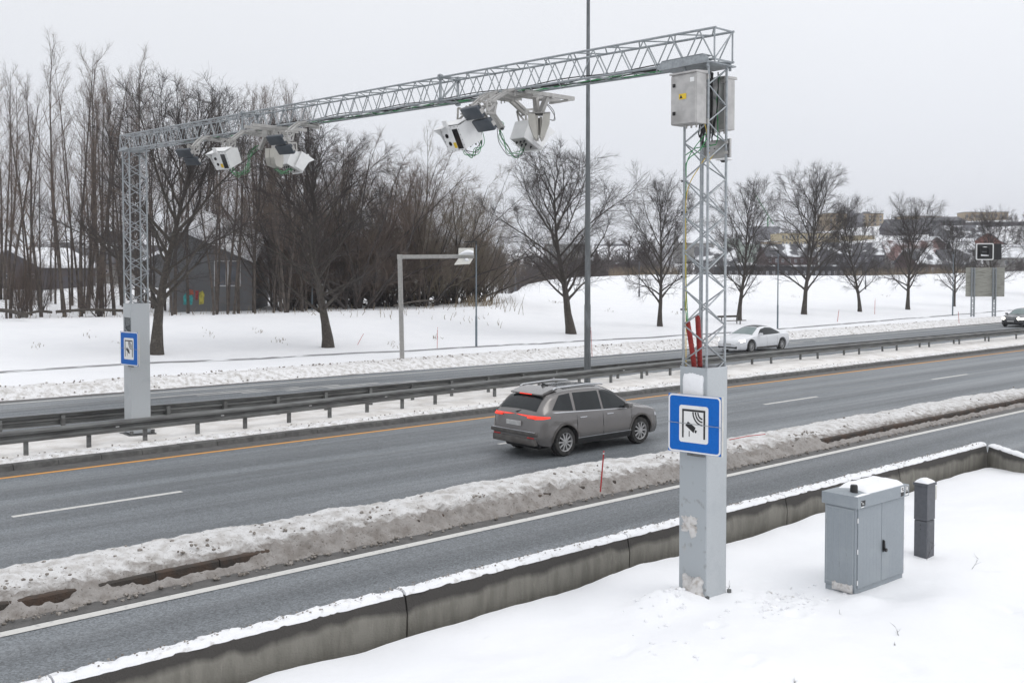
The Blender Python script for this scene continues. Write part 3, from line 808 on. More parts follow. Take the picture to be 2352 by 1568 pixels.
# black slack cables hanging in the column head
def coil():
    t = thing('cable_coil', 'coil of slack black cables hanging inside the column head', 'cable', W(10.72, 8.2, 6.3), TH)
    rnd = random.Random(5); m = MB()
    for i in range(11):
        a = Vector((rnd.uniform(-.12, .08), rnd.uniform(-.05, .05), .84)); b = Vector((a.x + rnd.uniform(-.1, .05), a.y + rnd.uniform(-.06, .1), -.02 + rnd.uniform(-.04, .1)))
        sw = rnd.uniform(.03, .09); p = []
        for k in range(15):
            s = k / 14
            q = a.lerp(b, s); q.x += sw * sin(pi * s) * .6; p.append(q)
        c = b + Vector((sw * .9, .02, 0))
        for k in range(1, 9):
            s = pi * k / 8; p.append(Vector(((b.x + c.x) / 2 - cos(s) * (c.x - b.x) / 2, b.y + .02 * s, b.z - sin(s) * (.03 + .03 * rnd.random()))))
        e = c + Vector((rnd.uniform(-.03, .05), 0, rnd.uniform(.3, .7)))
        for k in range(1, 6): p.append(p[-1].lerp(e, k / 5))
        m.tube(p, .0085, 6)
    m.build('cable_strand', M['cable'], t, True)
    m = MB(); p = [(.12, .0, .8), (.10, .02, .5), (.11, .01, .2), (.10, 0, .0), (.06, .0, -.08), (-.1, .2, -.12), (-.24, .26, -.22)]
    m.tube(p, .007, 6); m.build('earth_wire', M['green'], t, True)
coil()
# cables down the left leg
def smooth(pts, k=6):
    P = [Vector(p) for p in pts]; P = [P[0]] + P + [P[-1]]; o = []
    for i in range(1, len(P) - 2):
        for j in range(k):
            t = j / k; a, b, c, d = P[i - 1], P[i], P[i + 1], P[i + 2]
            o.append(.5 * ((2 * b) + (c - a) * t + (2 * a - 5 * b + 4 * c - d) * t * t + (3 * b - a - 3 * c + d) * t ** 3))
    return o + [P[-2]]
t = thing('cable_bundle', 'green and yellow wires tied down the left leg of the near column', 'cable', W(10.45, 8.46, 3.9), TH)
m = MB(); m.tube(smooth([(.12, -.3, 2.42), (.06, -.22, 2.24), (.02, -.06, 2.12), (.02, -.01, 1.9), (.02, -.02, 1.0), (.018, -.015, .4), (.03, -.05, .03)]), .0075, 6); m.tube(smooth([(.1, -.3, 2.46), (.03, -.06, 2.15), (.03, -.02, 1.8), (.03, -.03, .6), (.04, -.06, 0)]), .006, 6); m.build('green_wire', M['green'], t, True)
m = MB(); m.tube(smooth([(.15, -.3, 2.2), (.1, -.2, 2.05), (.03, -.035, 1.7), (.02, -.03, 1.0), (.024, -.035, .2), (.025, -.04, -.55)]), .006, 6); m.tube(smooth([(-.05, -.35, 2.6), (.02, -.36, 2.4), (.05, -.36, 1.95), (.15, -.3, 2.1), (.25, -.35, 2.24)]), .006, 6); m.build('yellow_wire', M['yellowcable'], t, True)
m = MB()
for z in (.2, .62, 1.05, 1.45, 1.85): m.tube([(-.02, .02, z), (.045, -.03, z)], .012, 6)
m.build('cable_tie', M['black'], t)
m = MB(); m.tube([(.2, -.12, 2.4), (.2, -.12, .1)], .011, 8); m.build('steel_conduit', M['galv'], t)
def conduit(label, a, b):
    t = thing('corrugated_conduit', label, 'conduit', W(*a), TH)
    a, b = Vector(a), Vector(b); d = b - a; k = int(d.length / .009); m = MB()
    m.tube([d * (i / k) + Vector((.012 * sin(3 * i / k), 0, 0)) for i in range(k + 1)], [.037 if i % 2 else .031 for i in range(k + 1)], 14)
    m.build('ribbed_tube', M['red'], t, False)
    m = MB(); m.lathe([(0, 0), (.026, 0), (.026, .004), (0, .004)], 12, 'z', d + Vector((.012 * sin(3), 0, -.001))); m.build('open_end', M['black'], t)
    m = MB(); q = d * .3; m.tube([q, q + d.normalized() * .014], .0395, 12); m.build('cable_tie', M['black'], t)
conduit('ribbed red conduit leaning left out of the near casing', (10.58, 8.32, 3.05), (10.50, 8.42, 3.94))
conduit('ribbed red conduit standing upright beside the leaning one', (10.66, 8.33, 3.05), (10.64, 8.37, 4.02))

# ------------------------------------------------------------------ blue toll camera signs
def toll_sign(label, u, x, y, w, h, yaw):
    n, z = on_u(x, y, u)
    t = thing('toll_camera_sign', label, 'road sign', W(u, n, z), TH - pi / 2 + yaw, 'blue toll camera signs')
    def pf(poly): return [((f - .5) * w, (.5 - v) * h) for f, v in poly]
    def rr(f0, f1, v0, v1, r): return rrect((f0 - .5) * w, (f1 - .5) * w, (.5 - v1) * h, (.5 - v0) * h, r)
    def lay(name, polys, d, mt, par=t):
        m = MB()
        for p in polys: m.prism(p, -d, -d + .003)
        return m.build(name, mt, par)
    m = MB(); m.prism(rr(0, 1, 0, 1, .01), 0, .012); m.box(w / 2 - .002, w / 2 + .012, .0, .03, -h / 2, h / 2); pl = m.build('sign_plate', M['signback'], t)
    lay('sign_face', [rr(.002, .998, .002, .998, .008)], .004, M['blue'])
    lay('sign_border', [rr(.006, .994, .006, .994, .055 * w / .8)], .007, M['signwhite'])
    lay('blue_field', [rr(.036, .964, .034, .966, .04 * w / .8)], .010, M['blue'])
    pn = lay('inner_panel', [rr(.22, .767, .185, .818, .035 * w / .8)], .013, M['signwhite'])
    sy = [pf([(.278, .25), (.712, .25), (.712, .285), (.278, .285)]), pf([(.278, .2855), (.306, .2855), (.306, .74), (.278, .74)]), pf([(.68, .2855), (.712, .2855), (.712, .74), (.68, .74)]),
          pf([(.388, .461), (.532, .555), (.495, .647), (.34, .53)]), pf([(.527, .592), (.558, .608), (.54, .65), (.513, .635)]), pf([(.406, .618), (.419, .624), (.419, .715), (.406, .715)])]
    for rf, rv in ((.085, .105), (.130, .158), (.178, .212)):
        o_, i_ = [], []
        for k in range(11):
            a = pi + (pi / 2) * k / 10
            o_.append((.660 + (rf + .011) * cos(a), .292 - (rv + .013) * sin(a))); i_.append((.660 + (rf - .012) * cos(a), .292 - (rv - .012) * sin(a)))
        sy.append(pf(o_ + i_[::-1]))
    lay('toll_symbol', sy, .016, M['black'], pn)
    m = MB(); m.tube([(-w / 2 - .006, -.02, .005), (w / 2 + .012, -.02, -.005)], .004, 6); m.build('strap_wire', M['galv'], t)
    m = MB()
    for zz in (-h * .36, h * .36): m.box(-w * .42, w * .42, .012, .045, zz - .02, zz + .02)
    m.box(-.12, .12, .03, .06, -h / 2 - .04, -h / 2 + .06); m.build('mounting_rail', M['galv_dark'], t)
toll_sign('large blue toll camera sign on the near casing, facing oncoming traffic', 10.33, 1595, 974, .765, .745, R(8))
toll_sign('smaller-looking blue toll camera sign on the far column by the guard rails', 10.44, 297, 800.5, .90, .90, R(8))

# ------------------------------------------------------------------ cameras, flashes and antennas hung from the beam
TILT = R(26)
def arm_parts(t, dx, dz, base=(.10, .24), w=.05, tri=True):
    """gooseneck from the device up and back to the underside of the beam; dx back, dz up"""
    x0, z0 = base
    for s in (-.055, .055):
        m = MB()
        m.bar((x0 + .06, s, z0 + .10), (dx - .42, s, dz - .10), w * .8, w, (0, 1, 0)); m.bar((dx - .42, s, dz - .10), (dx - .30, s, dz - .035), w * .8, w, (0, 1, 0))
        m.bar((dx - .30, s, dz - .035), (dx + .32, s, dz - .035), w * .8, w, (0, 1, 0)); m.build('arm_tube', M['alu'], t)
    m = MB(); m.box(dx - .22, dx - .14, -.14, .14, dz - .01, dz + .03); m.box(dx + .12, dx + .2, -.14, .14, dz - .01, dz + .03)
    for s in (-.12, .12):
        m.lathe([(0, dz - .09), (.010, dz - .09), (.010, dz + .05), (0, dz + .05)], 6, 'z', (dx - .18, s, 0)); m.lathe([(0, dz - .09), (.010, dz - .09), (.010, dz + .05), (0, dz + .05)], 6, 'z', (dx + .16, s, 0))
    m.build('beam_clamp', M['alu'], t)
    if tri:
        m = MB()
        for s in (-.095, .095):
            A, B, C, D = (x0 - .03, s, z0 - .04), (x0 - .02, s, z0 + .16), (x0 + .17, s, z0 + .13), (x0 + .12, s, z0 - .04)
            for p, q in ((A, B), (B, C), (C, D), (D, A), (A, C)): m.bar(p, q, .034, .008, (0, 1, 0))
        m.lathe([(0, -.11), (.016, -.11), (.016, .11), (0, .11)], 8, 'y', (x0 + .05, 0, z0 + .08)); m.box(x0 - .05, x0 + .1, -.1, .1, z0 - .055, z0 - .04)
        m.build('yoke_plate', M['alu'], t)
Tt = Matrix.Rotation(-TILT, 4, 'Y')
def make_camera(label, loc, rz, dx, dz):
    t = thing('toll_camera', label, 'traffic camera', loc, rz, 'toll cameras on the gantry')
    def mk(): m = MB(); m.T = Tt; return m
    m = mk(); m.add([(-.17, -.20, -.18), (-.17, .20, -.18), (-.17, .20, .18), (-.17, -.20, .18), (.22, -.17, -.18), (.22, .17, -.18), (.24, .17, .13), (.24, -.17, .13), (.06, -.19, .20), (.06, .19, .20)],
                    [(0, 1, 2, 3), (0, 4, 5, 1), (4, 7, 6, 5), (3, 2, 9, 8), (8, 9, 6, 7), (0, 3, 8, 7, 4), (1, 5, 6, 9, 2)]); m.build('housing', M['white'], t)
    m = mk(); m.box(-.185, -.171, -.215, .215, -.195, .195, .004)
    m.box(-.200, -.186, .02, .06, -.06, .27, .003); m.box(-.21, -.186, .0, .10, .17, .30, .004); fp = m.build('front_plate', M['white'], t)
    m = mk()
    for y in (-.2, -.12, -.04, .04, .12, .2):
        for z in (-.182, .182): m.lathe([(0, -.004), (.007, -.004), (.007, .002), (0, .002)], 6, 'x', (-.186, y, z))
    for z in (-.11, -.03, .05, .13):
        for y in (-.203, .203): m.lathe([(0, -.004), (.007, -.004), (.007, .002), (0, .002)], 6, 'x', (-.186, y, z))
    m.build('bolt', M['galv_dark'], fp)
    for y, z, r in ((.125, .055, .036), (.105, -.07, .034)):
        m = mk(); m.lathe([(0, -.004), (r, -.004), (r, .001), (0, .001)], 18, 'x', (-.186, y, z)); m.build('lens_window', M['blackglass'], fp)
    m = mk(); m.prism([(-.165, -.165), (-.045, -.165), (-.045, .145), (-.165, .145)], -.192, -.1855, axis='x'); m.build('flash_window', M['blackglass'], fp)
    m = mk(); m.box(-.1895, -.1855, -.03, .035, -.145, -.06); m.build('warning_label', M['yellow'], fp)
    m = mk(); th = .006                                                              # flared sun visor on top and left
    def sheet(a): 
        b = [Vector(p) + Vector((0, 0, .007)) for p in a]; n_ = len(a)
        m.add(list(a) + b, [tuple(range(n_)), tuple(range(2 * n_ - 1, n_ - 1, -1))] + [(i, (i + 1) % n_, (i + 1) % n_ + n_, i + n_) for i in range(n_)])
    sheet([(-.30, .245, .20), (-.30, .05, .205), (.05, .05, .215), (.05, .23, .215)]); sheet([(-.17, -.2, .205), (-.17, .05, .207), (.05, .05, .218), (.05, -.2, .216)])
    a = [(-.30, .245, .20), (.05, .235, .215), (.05, .235, -.16), (-.16, .24, -.16), (-.2, .25, .08)]; b = [Vector(p) + Vector((0, .006, 0)) for p in a]
    m.add(a + b, [tuple(range(5)), tuple(range(9, 4, -1))] + [(i, (i + 1) % 5, (i + 1) % 5 + 5, i + 5) for i in range(5)])
    m.build('sun_visor', M['white'], t)
    m = mk(); m.box(-.15, .20, -.15, .15, -.186, -.1805); bp = m.build('connector_panel', M['stainless'], t)
    for i, (x, y) in enumerate(((.12, -.09), (.12, 0), (.12, .09), (.04, -.05), (.04, .05), (-.05, .08))):
        m = mk(); m.lathe([(0, -.225), (.011, -.225), (.013, -.2), (.018, -.198), (.018, -.186), (0, -.186)], 8, 'z', (x, y, 0)); m.build('connector', M['black'], bp)
    arm_parts(t, dx, dz, (.02, .25))
    return t
def beam_pt(n): return BU(n) + BW / 2, BZ(n) - .02
CAMS = [('front of white toll camera above the bank, between yellow label and dark flash pair', 1061, 309, 9.86, -1), ('back of white toll camera with connector panel, beside the V-shaped horn antenna', 1216, 311, 11.35, 1),
        ('front of white toll camera over the median side, right of the farthest flash pair', 520, 363, 9.95, -1), ('back of white toll camera tucked behind the drum-shaped beige antenna', 676, 372, 11.5, 1)]
for lab, x, y, u, f in CAMS:
    n, z = on_u(x, y, u); bu, bz = beam_pt(n)
    make_camera(lab, W(u, n, z), (TH + (R(20) if x < 600 else 0)) if f < 0 else TH + pi, abs(bu - u), bz - z)
def make_flash(label, x, y, u, yaw=0):
    n, z = on_u(x, y, u); bu, bz = beam_pt(n)
    t = thing('infrared_flash', label, 'flash unit', W(u, n, z), TH + yaw, 'dark infrared flash pairs on the gantry')
    T2 = Matrix.Rotation(-R(42), 4, 'Y')
    for k, (ox, oz, oy) in enumerate(((-.085, .085, .03), (.075, -.085, -.05))):
        m = MB(); m.T = Matrix.Translation((ox, oy, oz)) @ T2
        m.box(-.03, .028, -.20, .20, -.105, .105, .022); m.box(.028, .045, -.19, .19, -.095, .095, .004); p = m.build('flash_panel', M['slate'], t, True)
        m = MB(); m.T = Matrix.Translation((ox, oy, oz)) @ T2
        m.box(.046, .06, -.15, .15, -.07, .07); m.box(-.01, .046, -.207, -.2005, -.04, .04); m.build('heat_sink', M['alu'], p)
    m = MB(); m.T = T2; m.bar((.075, -.03, -.14), (.075, -.03, .16), .03, .12, (1, 0, 0)); m.bar((.09, -.10, -.12), (.09, -.10, .22), .04, .012, (1, 0, 0)); m.bar((.09, .10, -.12), (.09, .10, .22), .04, .012, (1, 0, 0)); m.build('back_bracket', M['alu'], t)
    arm_parts(t, bu - u, bz - z, (.12, .14))
make_flash('dark two-panel flash unit overlapping the toll camera above the snow bank', 1098, 274, 9.85)
make_flash('dark two-panel flash unit above the drum-shaped beige antenna', 644, 333, 9.9, R(18))
make_flash('dark two-panel flash unit nearest the far column', 432, 361, 9.95, R(24))
# beige radar antennas
def cheek(w, h, c):
    return [(-w / 2, h / 2), (w / 2, h / 2), (w / 2, -h * .02), (w / 2 - c * .55, -h * .34), (w / 2 - c * 1.1, -h / 2), (-w / 2 + c * 1.1, -h / 2), (-w / 2 + c * .55, -h * .34), (-w / 2, -h * .02)]
n, z = on_u(1238, 293, 11.0); bu, bz = beam_pt(n)
t = thing('radar_antenna', 'beige horn antenna with V-shaped open mouth near the lamp mast', 'antenna', W(11.0, n, z), TH)
RH = Matrix.Rotation(R(-43), 4, 'Z')
for sg in (-1, 1):                                                      # two flaring cheeks, wide above, meeting in a point below
    m = MB(); m.T = RH; m.prism([(sg * x, z) for x, z in ((.17, .20), (.165, .07), (.075, -.17), (.035, -.205), (.02, -.16), (.06, .19))], -.16, .17); m.build('horn_cheek', M['beige'], t)
m = MB(); m.T = RH; m.prism([(-.055, .17), (-.015, .17), (-.004, -.19), (-.03, -.19)], -.12, .15); m.prism([(.01, .16), (.05, .16), (.02, -.15), (.004, -.15)], -.06, .15); m.build('horn_vane', M['beige'], t)
m = MB(); m.T = RH; m.box(-.05, .05, .155, .17, -.1, .17); m.build('horn_throat', M['black'], t)
m = MB(); m.T = RH; m.box(-.175, .175, -.17, .18, .2015, .215, .004); m.lathe([(0, .21), (.03, .21), (.03, .25), (0, .25)], 10); m.build('top_plate', M['alu'], t)
for sx in (-1, 1):
    m = MB(); m.bar((-.0, sx * .05, .24), (.05, sx * .13, bz - z - .03), .085, .06, (1, 0, 0)); m.build('hanger', M['alu'], t)
m = MB(); m.bar((-.42, -.16, bz - z - .02), (.60, -.16, bz - z - .02), .05, .06); m.bar((-.42, .16, bz - z - .02), (.60, .16, bz - z - .02), .05, .06)
for x in (-.3, .1, .45): m.box(x - .03, x + .03, -.22, .22, bz - z - .075, bz - z - .05)
m.build('beam_clamp', M['alu'], t)
n, z = on_u(630, 365, 10.6); bu, bz = beam_pt(n)
t = thing('radar_antenna', 'beige drum-shaped antenna seen broadside below the far half of the beam', 'antenna', W(10.6, n, z), TH)
m = MB(); m.T = Matrix.Rotation(R(48), 4, 'Z')
pr2 = [(-.42, .17), (.42, .17), (.42, -.02), (.33, -.12), (.26, -.165), (-.26, -.165), (-.33, -.12), (-.42, -.02)]
m.prism(pr2, -.10, -.01); m.prism([(a * .97, b) for a, b in pr2], .0, .09); m.build('horn_cheek', M['beige'], t)
m = MB(); m.T = Matrix.Rotation(R(48), 4, 'Z'); m.box(-.12, .18, -.106, -.1005, .05, .15, .002); m.build('side_cover', M['beige'], t)
m = MB(); m.T = Matrix.Rotation(R(48), 4, 'Z'); m.box(-.3, .3, -.06, .06, .1705, .185); m.build('top_plate', M['alu'], t)
for sx in (-.12, .18):
    m = MB(); m.bar((sx * .6, sx, .19), (sx * .3, sx * 1.1, bz - z - .02), .09, .07, (1, 0, 0)); m.build('hanger', M['alu'], t)
m = MB(); m.bar((-.62, .1, bz - z - .02), (.62, .1, bz - z - .02), .05, .06); m.bar((-.62, -.25, bz - z - .02), (.62, -.25, bz - z - .02), .05, .06); m.build('beam_clamp', M['alu'], t)
# angled cable outlets
for lab, x, y, u in (('grey angled cable tube hanging right of the flash pair above the snow bank', 1126, 268, 10.35), ('grey angled cable tube hanging left of the drum-shaped antenna', 604, 318, 10.5)):
    n, z = on_u(x, y, u); bu, bz = beam_pt(n)
    t = thing('cable_tube', lab, 'cable tube', W(u, n, z), TH)
    s = 1 if x > 1000 else -1
    m = MB(); m.bar((.05, 0, bz - z - .02), (.05, 0, .02), .10, .10); m.bar((.05, 0, .03), (.05 , -s * .22, -.20), .075, .075, (1, 0, 0)); m.build('square_tube', M['alu'], t)
    m = MB(); m.lathe([(.0, -.012), (.03, -.012), (.03, .006), (0, .006)], 10, 'z', (.05, -s * .222, -.205)); m.build('tube_mouth', M['black'], t)
# cable loops
def loop(label, pts_px, mats, spread=.02, seed=0):
    spread *= 1.9
    rnd = random.Random(seed)
    P = []
    for x, y, u in pts_px:
        n, z = on_u(x, y, u); P.append(Vector((u, n, z)))
    o = P[0].copy()
    t = thing('camera_cable', label, 'cable', W(*o), TH)
    for name, mk, k in mats:
        m = MB()
        for i in range(k):
            j = [Vector((rnd.uniform(-1, 1), rnd.uniform(-1, 1), rnd.uniform(-1, 1))) * spread * (1 if 0 < q < len(P) - 1 else .6) for q in range(len(P))]
            m.tube(smooth([p - o + d for p, d in zip(P, j)], 7), .0055, 5)
        m.build(name, mk, t, True)
GB = [('green_strand', M['green'], 4), ('black_strand', M['cable'], 2)]
loop('green and black cables looping under the front camera above the snow bank', [(1062, 330, 9.95), (1070, 347, 9.95), (1085, 355, 10), (1098, 350, 10.05), (1103, 330, 10.1), (1101, 300, 10.2), (1104, 262, 10.4)], GB, .03, 1)
loop('green and black cables looping from the angled tube to the camera by the lamp mast', [(1133, 274, 10.45), (1149, 290, 10.5), (1153, 318, 10.6), (1163, 344, 10.8), (1180, 357, 11), (1197, 353, 11.2), (1203, 338, 11.3)], GB, .03, 2)
loop('green cables looping under the camera near the far column', [(530, 388, 9.95), (545, 399, 10), (562, 399, 10.2), (571, 385, 10.3), (573, 355, 10.45), (590, 338, 10.55)], GB, .04, 3)
loop('green cables sagging below the drum-shaped antenna', [(632, 388, 10.6), (645, 396, 10.9), (660, 394, 11.2), (672, 389, 11.4)], GB, .03, 4)
loop('thin black wire looping beside the horn antenna', [(1243, 230, 11.0), (1262, 246, 11.1), (1275, 262, 11.1), (1272, 274, 11.1), (1258, 273, 11.1)], [('black_strand', M['cable'], 2)], .01, 5)
loop('dark wire loop hanging under the beam right of the far flash units', [(706, 292, 10.7), (708, 308, 10.7), (724, 320, 10.8), (738, 312, 10.8), (736, 290, 10.8)], [('black_strand', M['cable'], 2)], .02, 6)
# cable run along the bottom chord of the beam
t = thing('beam_cables', 'black and green cable run tied along the bottom chord of the beam', 'cable', W(BU(8.5), 8.5, BZ(8.5)), TH)
rnd = random.Random(3)
for name, mk, k in (('black_strand', M['cable'], 5), ('green_strand', M['green'], 2)):
    m = MB(); o = Vector((BU(8.5), 8.5, BZ(8.5)))
    for i in range(k):
        a, b = rnd.uniform(.04, .34), rnd.uniform(.0, .045); p = []
        e = 20.5 if i % 2 else 24.5
        for j in range(60):
            n = 8.6 + (e - 8.6) * j / 59
            p.append(Vector((BU(n) + a + .012 * sin(n * 2 + i), n, BZ(n) + b + .014 * sin(n * 3.1 + 2 * i))) - o)
        m.tube(p, .0085, 5)
    m.build(name, mk, t, True)
#PART4
# ------------------------------------------------------------------ street cabinet and pillar
def street_cabinet():
    c = gz(1964, 1366, .47); u0, n0 = UN(c.x, c.y)
    w, d, h = 1.19, .45, 1.16
    t = thing('street_cabinet', 'light grey two-door street cabinet with snow and black vent on its roof', 'street cabinet', W(u0, n0, .42), TH - R(1.5))
    m = MB(); m.box(.01, w - .01, .012, d - .01, -.15, .10, .006); m.build('plinth', M['cab_grey'], t)
    m = MB(); m.box(0, w, 0, d, .103, h, .008)
    m.box(-.008, .0, .02, d - .02, .13, h - .02); b = m.build('body', M['cab_grey'], t)
    m = MB()
    for k in (1, 2, 3): m.box(-.011, -.0085, .02 + (d - .04) * k / 4 - .0015, .02 + (d - .04) * k / 4 + .0015, .15, h - .04)
    m.prism([(.03, .15), (d - .03, .15), (d - .03, h - .03), (.03, h - .03), (.03, .15), (.036, .156), (.036, h - .036), (d - .036, h - .036), (d - .036, .156), (.036, .156)], -.011, -.0083, axis='x')
    m.build('panel_groove', M['casing_dirty'], b)
    for i, (a, e) in enumerate(((.035, w / 2 - .004), (w / 2 + .004, w - .035))):
        m = MB(); m.box(a, e, -.014, -.001, .125, h - .012, .004)
        k = 6
        for j in range(k):                                             # vertical pressed ribs
            x0 = a + .035 + (e - a - .07) * j / k; x1 = a + .035 + (e - a - .07) * (j + 1) / k
            m.box(x0 + .002, x1 - .002, -.0147, -.0135, .155, h - .04, .0008)
        dr = m.build('door', M['cab_grey'], t)
        for z in (.2, .6, 1.0):
            q = MB(); x = .028 if i == 0 else w - .028; q.lathe([(0, -.03), (.008, -.03), (.008, .03), (0, .03)], 8, 'z', (x, -.012, z)); q.build('hinge', M['signwhite'], dr)
        if i == 1:
            q = MB(); q.box(a + .01, a + .045, -.030, -.0175, .50, .66, .008); q.bar((a + .028, -.034, .65), (a + .03, -.042, .53), .02, .016, (0, 1, 0)); q.lathe([(0, -.07), (.024, -.068), (.024, -.045), (.012, -.03), (0, -.03)], 10, 'y', (a + .035, 0, .53))
            q.build('handle', M['black'], dr)
    m = MB(); m.box(-.035, w + .03, -.05, d + .03, h + .002, h + .155, .006)
    v = [(-.035, -.05, h + .155), (w + .03, -.05, h + .155), (w + .03, d + .03, h + .155), (-.035, d + .03, h + .155), (.12, d * .55, h + .185), (w - .12, d * .55, h + .185)]
    m.add([Vector(p) + Vector((0, 0, -.004)) for p in v], [(0, 1, 5, 4), (1, 2, 5), (2, 3, 4, 5), (3, 0, 4)]); rf = m.build('roof', M['cab_grey'], t)
    m = MB(); m.lathe([(.058, h + .15), (.056, h + .165), (.05, h + .17), (.047, h + .245), (.04, h + .262), (0, h + .266)], 20, 'z', (.16, .13, 0)); m.build('vent_cap', M['black'], rf, True)
    P = []
    for i in range(25):
        row = []
        for j in range(15):
            s, q = i / 24, j / 14
            x = .27 + .90 * s; y = -.02 + (d + .02) * q
            e = min(s / .18, 1) * min((1 - s) / .05, 1) * min(q / .22, 1) * min((1 - q) / .06, 1)
            row.append((x + .03 * fbm(y * 5, 0, 1, 2, 1) * (1 - s), y, h + .158 + .024 * min(q / .5, (1 - q) / .5, 1) * 0 + .06 * max(0, e) ** .55 + .008 * fbm(x, y, 2, 3, 7) * (e > 0) - .006))
        P.append(row)
    m = MB(); m.grid(P); m.build('roof_snow', M['snow'], rf, 'all')
    P = [[(-.03 + .05 * fbm(i * .3, 1, 1, 2, 1) * 0 + .30 * i / 14, -.035 + .05 * q, h + .156 + .018 * sin(pi * q) * sin(pi * i / 14) ** .6) for q in (0, .3, .6, 1)] for i in range(15)]
    m = MB(); m.grid(P); m.build('roof_snow', M['snow'], rf, 'all')
    # stickers: nameplate on the left corner, two white notices with dark feet on the right
    def st(x0, x1, z0, z1, mt, nm='sticker', y=-.0525): 
        q = MB(); q.box(x0, x1, y, y + .002, z0, z1); return q.build(nm, mt, rf)
    s = st(.03, .13, h + .03, h + .10, M['black'])
    for x0, x1, z0, z1 in ((.035, .05, .078, .09), (.05, .09, .062, .068), (.06, .10, .05, .055)):
        q = MB(); q.box(x0, x1, -.0545, -.053, h + z0, h + z1); q.build('sticker_print', M['signwhite'], rf)
    s = st(.035, .10, h + .012, h + .024, M['signwhite'])
    for x in (w - .19, w - .075):
        st(x, x + .075, h + .075, h + .145, M['signwhite']); st(x, x + .075, h + .02, h + .073, M['black'] if x < w - .1 else M['signwhite'])
    q = MB(); x = w - .19
    q.prism([(x + .012, h + .125), (x + .05, h + .135), (x + .055, h + .12), (x + .02, h + .11)], -.0555, -.053); q.prism([(x + .03, h + .108), (x + .06, h + .095), (x + .055, h + .085), (x + .025, h + .10)], -.0555, -.053); q.prism([(x + .055, h + .108), (x + .066, h + .104), (x + .062, h + .095), (x + .052, h + .1)], -.0555, -.053); q.build('camera_symbol', M['black'], rf)
    q = MB(); x = w - .075; q.prism([(x + .008, h + .08), (x + .066, h + .08), (x + .066, h + .14), (x + .008, h + .14), (x + .008, h + .134), (x + .06, h + .134), (x + .06, h + .086), (x + .014, h + .086), (x + .014, h + .1335), (x + .008, h + .1335)], -.0555, -.053); q.box(x + .005, x + .07, -.0555, -.053, h + .045, h + .07); q.build('notice_symbol', M['black'], rf)
    # snow blown against the lower side
    P = []
    for i in range(20):
        s = i / 19
        P.append([(-.012 - .05 * sin(pi * s) * sin(pi * q / 6) ** 2 * (1 + fbm(s * 6, q, 1, 2, 1)), .03 + .3 * s, .06 + (.10 + .05 * fbm(s * 5, 2, 2, 2, 1)) * q / 6) for q in range(7)])
    m = MB(); m.grid(P); m.build('drifted_snow', M['packed'], t, 'all', label='crust of snow low on the cabinet side')
street_cabinet()
def pillar():
    c = gz(2128, 1262, .62); u0, n0 = UN(c.x, c.y)
    t = thing('cable_pillar', 'slim dark grey utility pillar with beige box, right of the street cabinet', 'utility pillar', W(u0, n0, .60), TH)
    w, d = .235, .19
    m = MB(); m.box(0, w, 0, d, -.3, .42, .006); b = m.build('lower_body', M['pillar_grey'], t)
    for z in (.30, .36): 
        q = MB(); q.lathe([(0, -.003), (.007, -.003), (.007, .002), (0, .002)], 8, 'x', (-.001, d * .5, z)); q.build('screw', M['black'], b)
    m = MB()
    for z in (.10, .21, .32): m.box(.03, w - .03, -.004, -.0005, z, z + .085, .002)
    m.build('louvre_panel', M['pillar_grey'], b)
    m = MB(); m.box(-.004, w + .004, -.004, d + .004, .428, .92, .006); m.build('upper_body', M['pillar_grey'], t)
    m = MB(); m.box(-.018, w + .018, -.018, d + .018, .922, .965, .006); cp = m.build('cap', M['pillar_grey'], t)
    P = []
    for i in range(12):
        P.append([(-.012 + (w + .024) * i / 11, -.012 + (d + .024) * j / 11, .962 + .062 * (sin(pi * i / 11) * sin(pi * j / 11)) ** .5 + .008 * fbm(i * .4, j * .4, 3, 2, 1)) for j in range(12)])
    m = MB(); m.grid(P); m.build('cap_snow', M['snow'], cp, 'all')
    m = MB(); m.box(w + .006, w + .06, .0, .15, .70, .90, .008); m.build('meter_box', M['signback'], t)
pillar()
# dry stalks poking through the snow
def plant(label, x, y, h, seed, k=5, z=None, m_='twig'):
    p = gz(x, y, .5)
    for _ in range(4):
        u, n = UN(p.x, p.y); p = gz(x, y, ground_z(u, n) - .0)
    rnd = random.Random(seed); m = MB()
    def stem(a, d, L, r, lv):
        q = [a]; 
        for i in range(4):
            d = (d + Vector((rnd.gauss(0, .15), rnd.gauss(0, .15), rnd.gauss(0, .08)))).normalized(); q.append(q[-1] + d * L / 4)
        m.tube(q, [r * (1 - .18 * i) for i in range(5)], 4)
        if lv > 0:
            for i in range(k): stem(q[rnd.randint(1, 4)], (d + Vector((rnd.gauss(0, .7), rnd.gauss(0, .7), rnd.uniform(-.2, .5)))).normalized(), L * rnd.uniform(.3, .6), r * .6, lv - 1)
    stem(Vector((0, 0, -.03)), Vector((rnd.gauss(0, .3), rnd.gauss(0, .3), 1)).normalized(), h, .0035, 1)
    o = m.build('dry_plant', M[m_], None, False); o.location = p; tag(o, label, 'dry plant')
plant('dry twig in front of the dark grey pillar', 2127, 1286, .28, 1, 6)
plant('thin dry twig in open snow right of the pillar', 2228, 1306, .22, 2, 4)
plant('sprig of dry twigs in the snow below the street cabinet', 2066, 1460, .14, 3, 4)
plant('small dark tuft under the sprig of dry twigs', 2056, 1482, .06, 4, 9)
plant('dark tuft cut by the bottom edge of the photo', 1828, 1566, .09, 5, 9)
plant('single dry stalk at the right foot of the near column', 1673, 1352, .20, 6, 3)
plant('single dry stalk below the left side of the cabinet', 1930, 1410, .09, 7, 1)

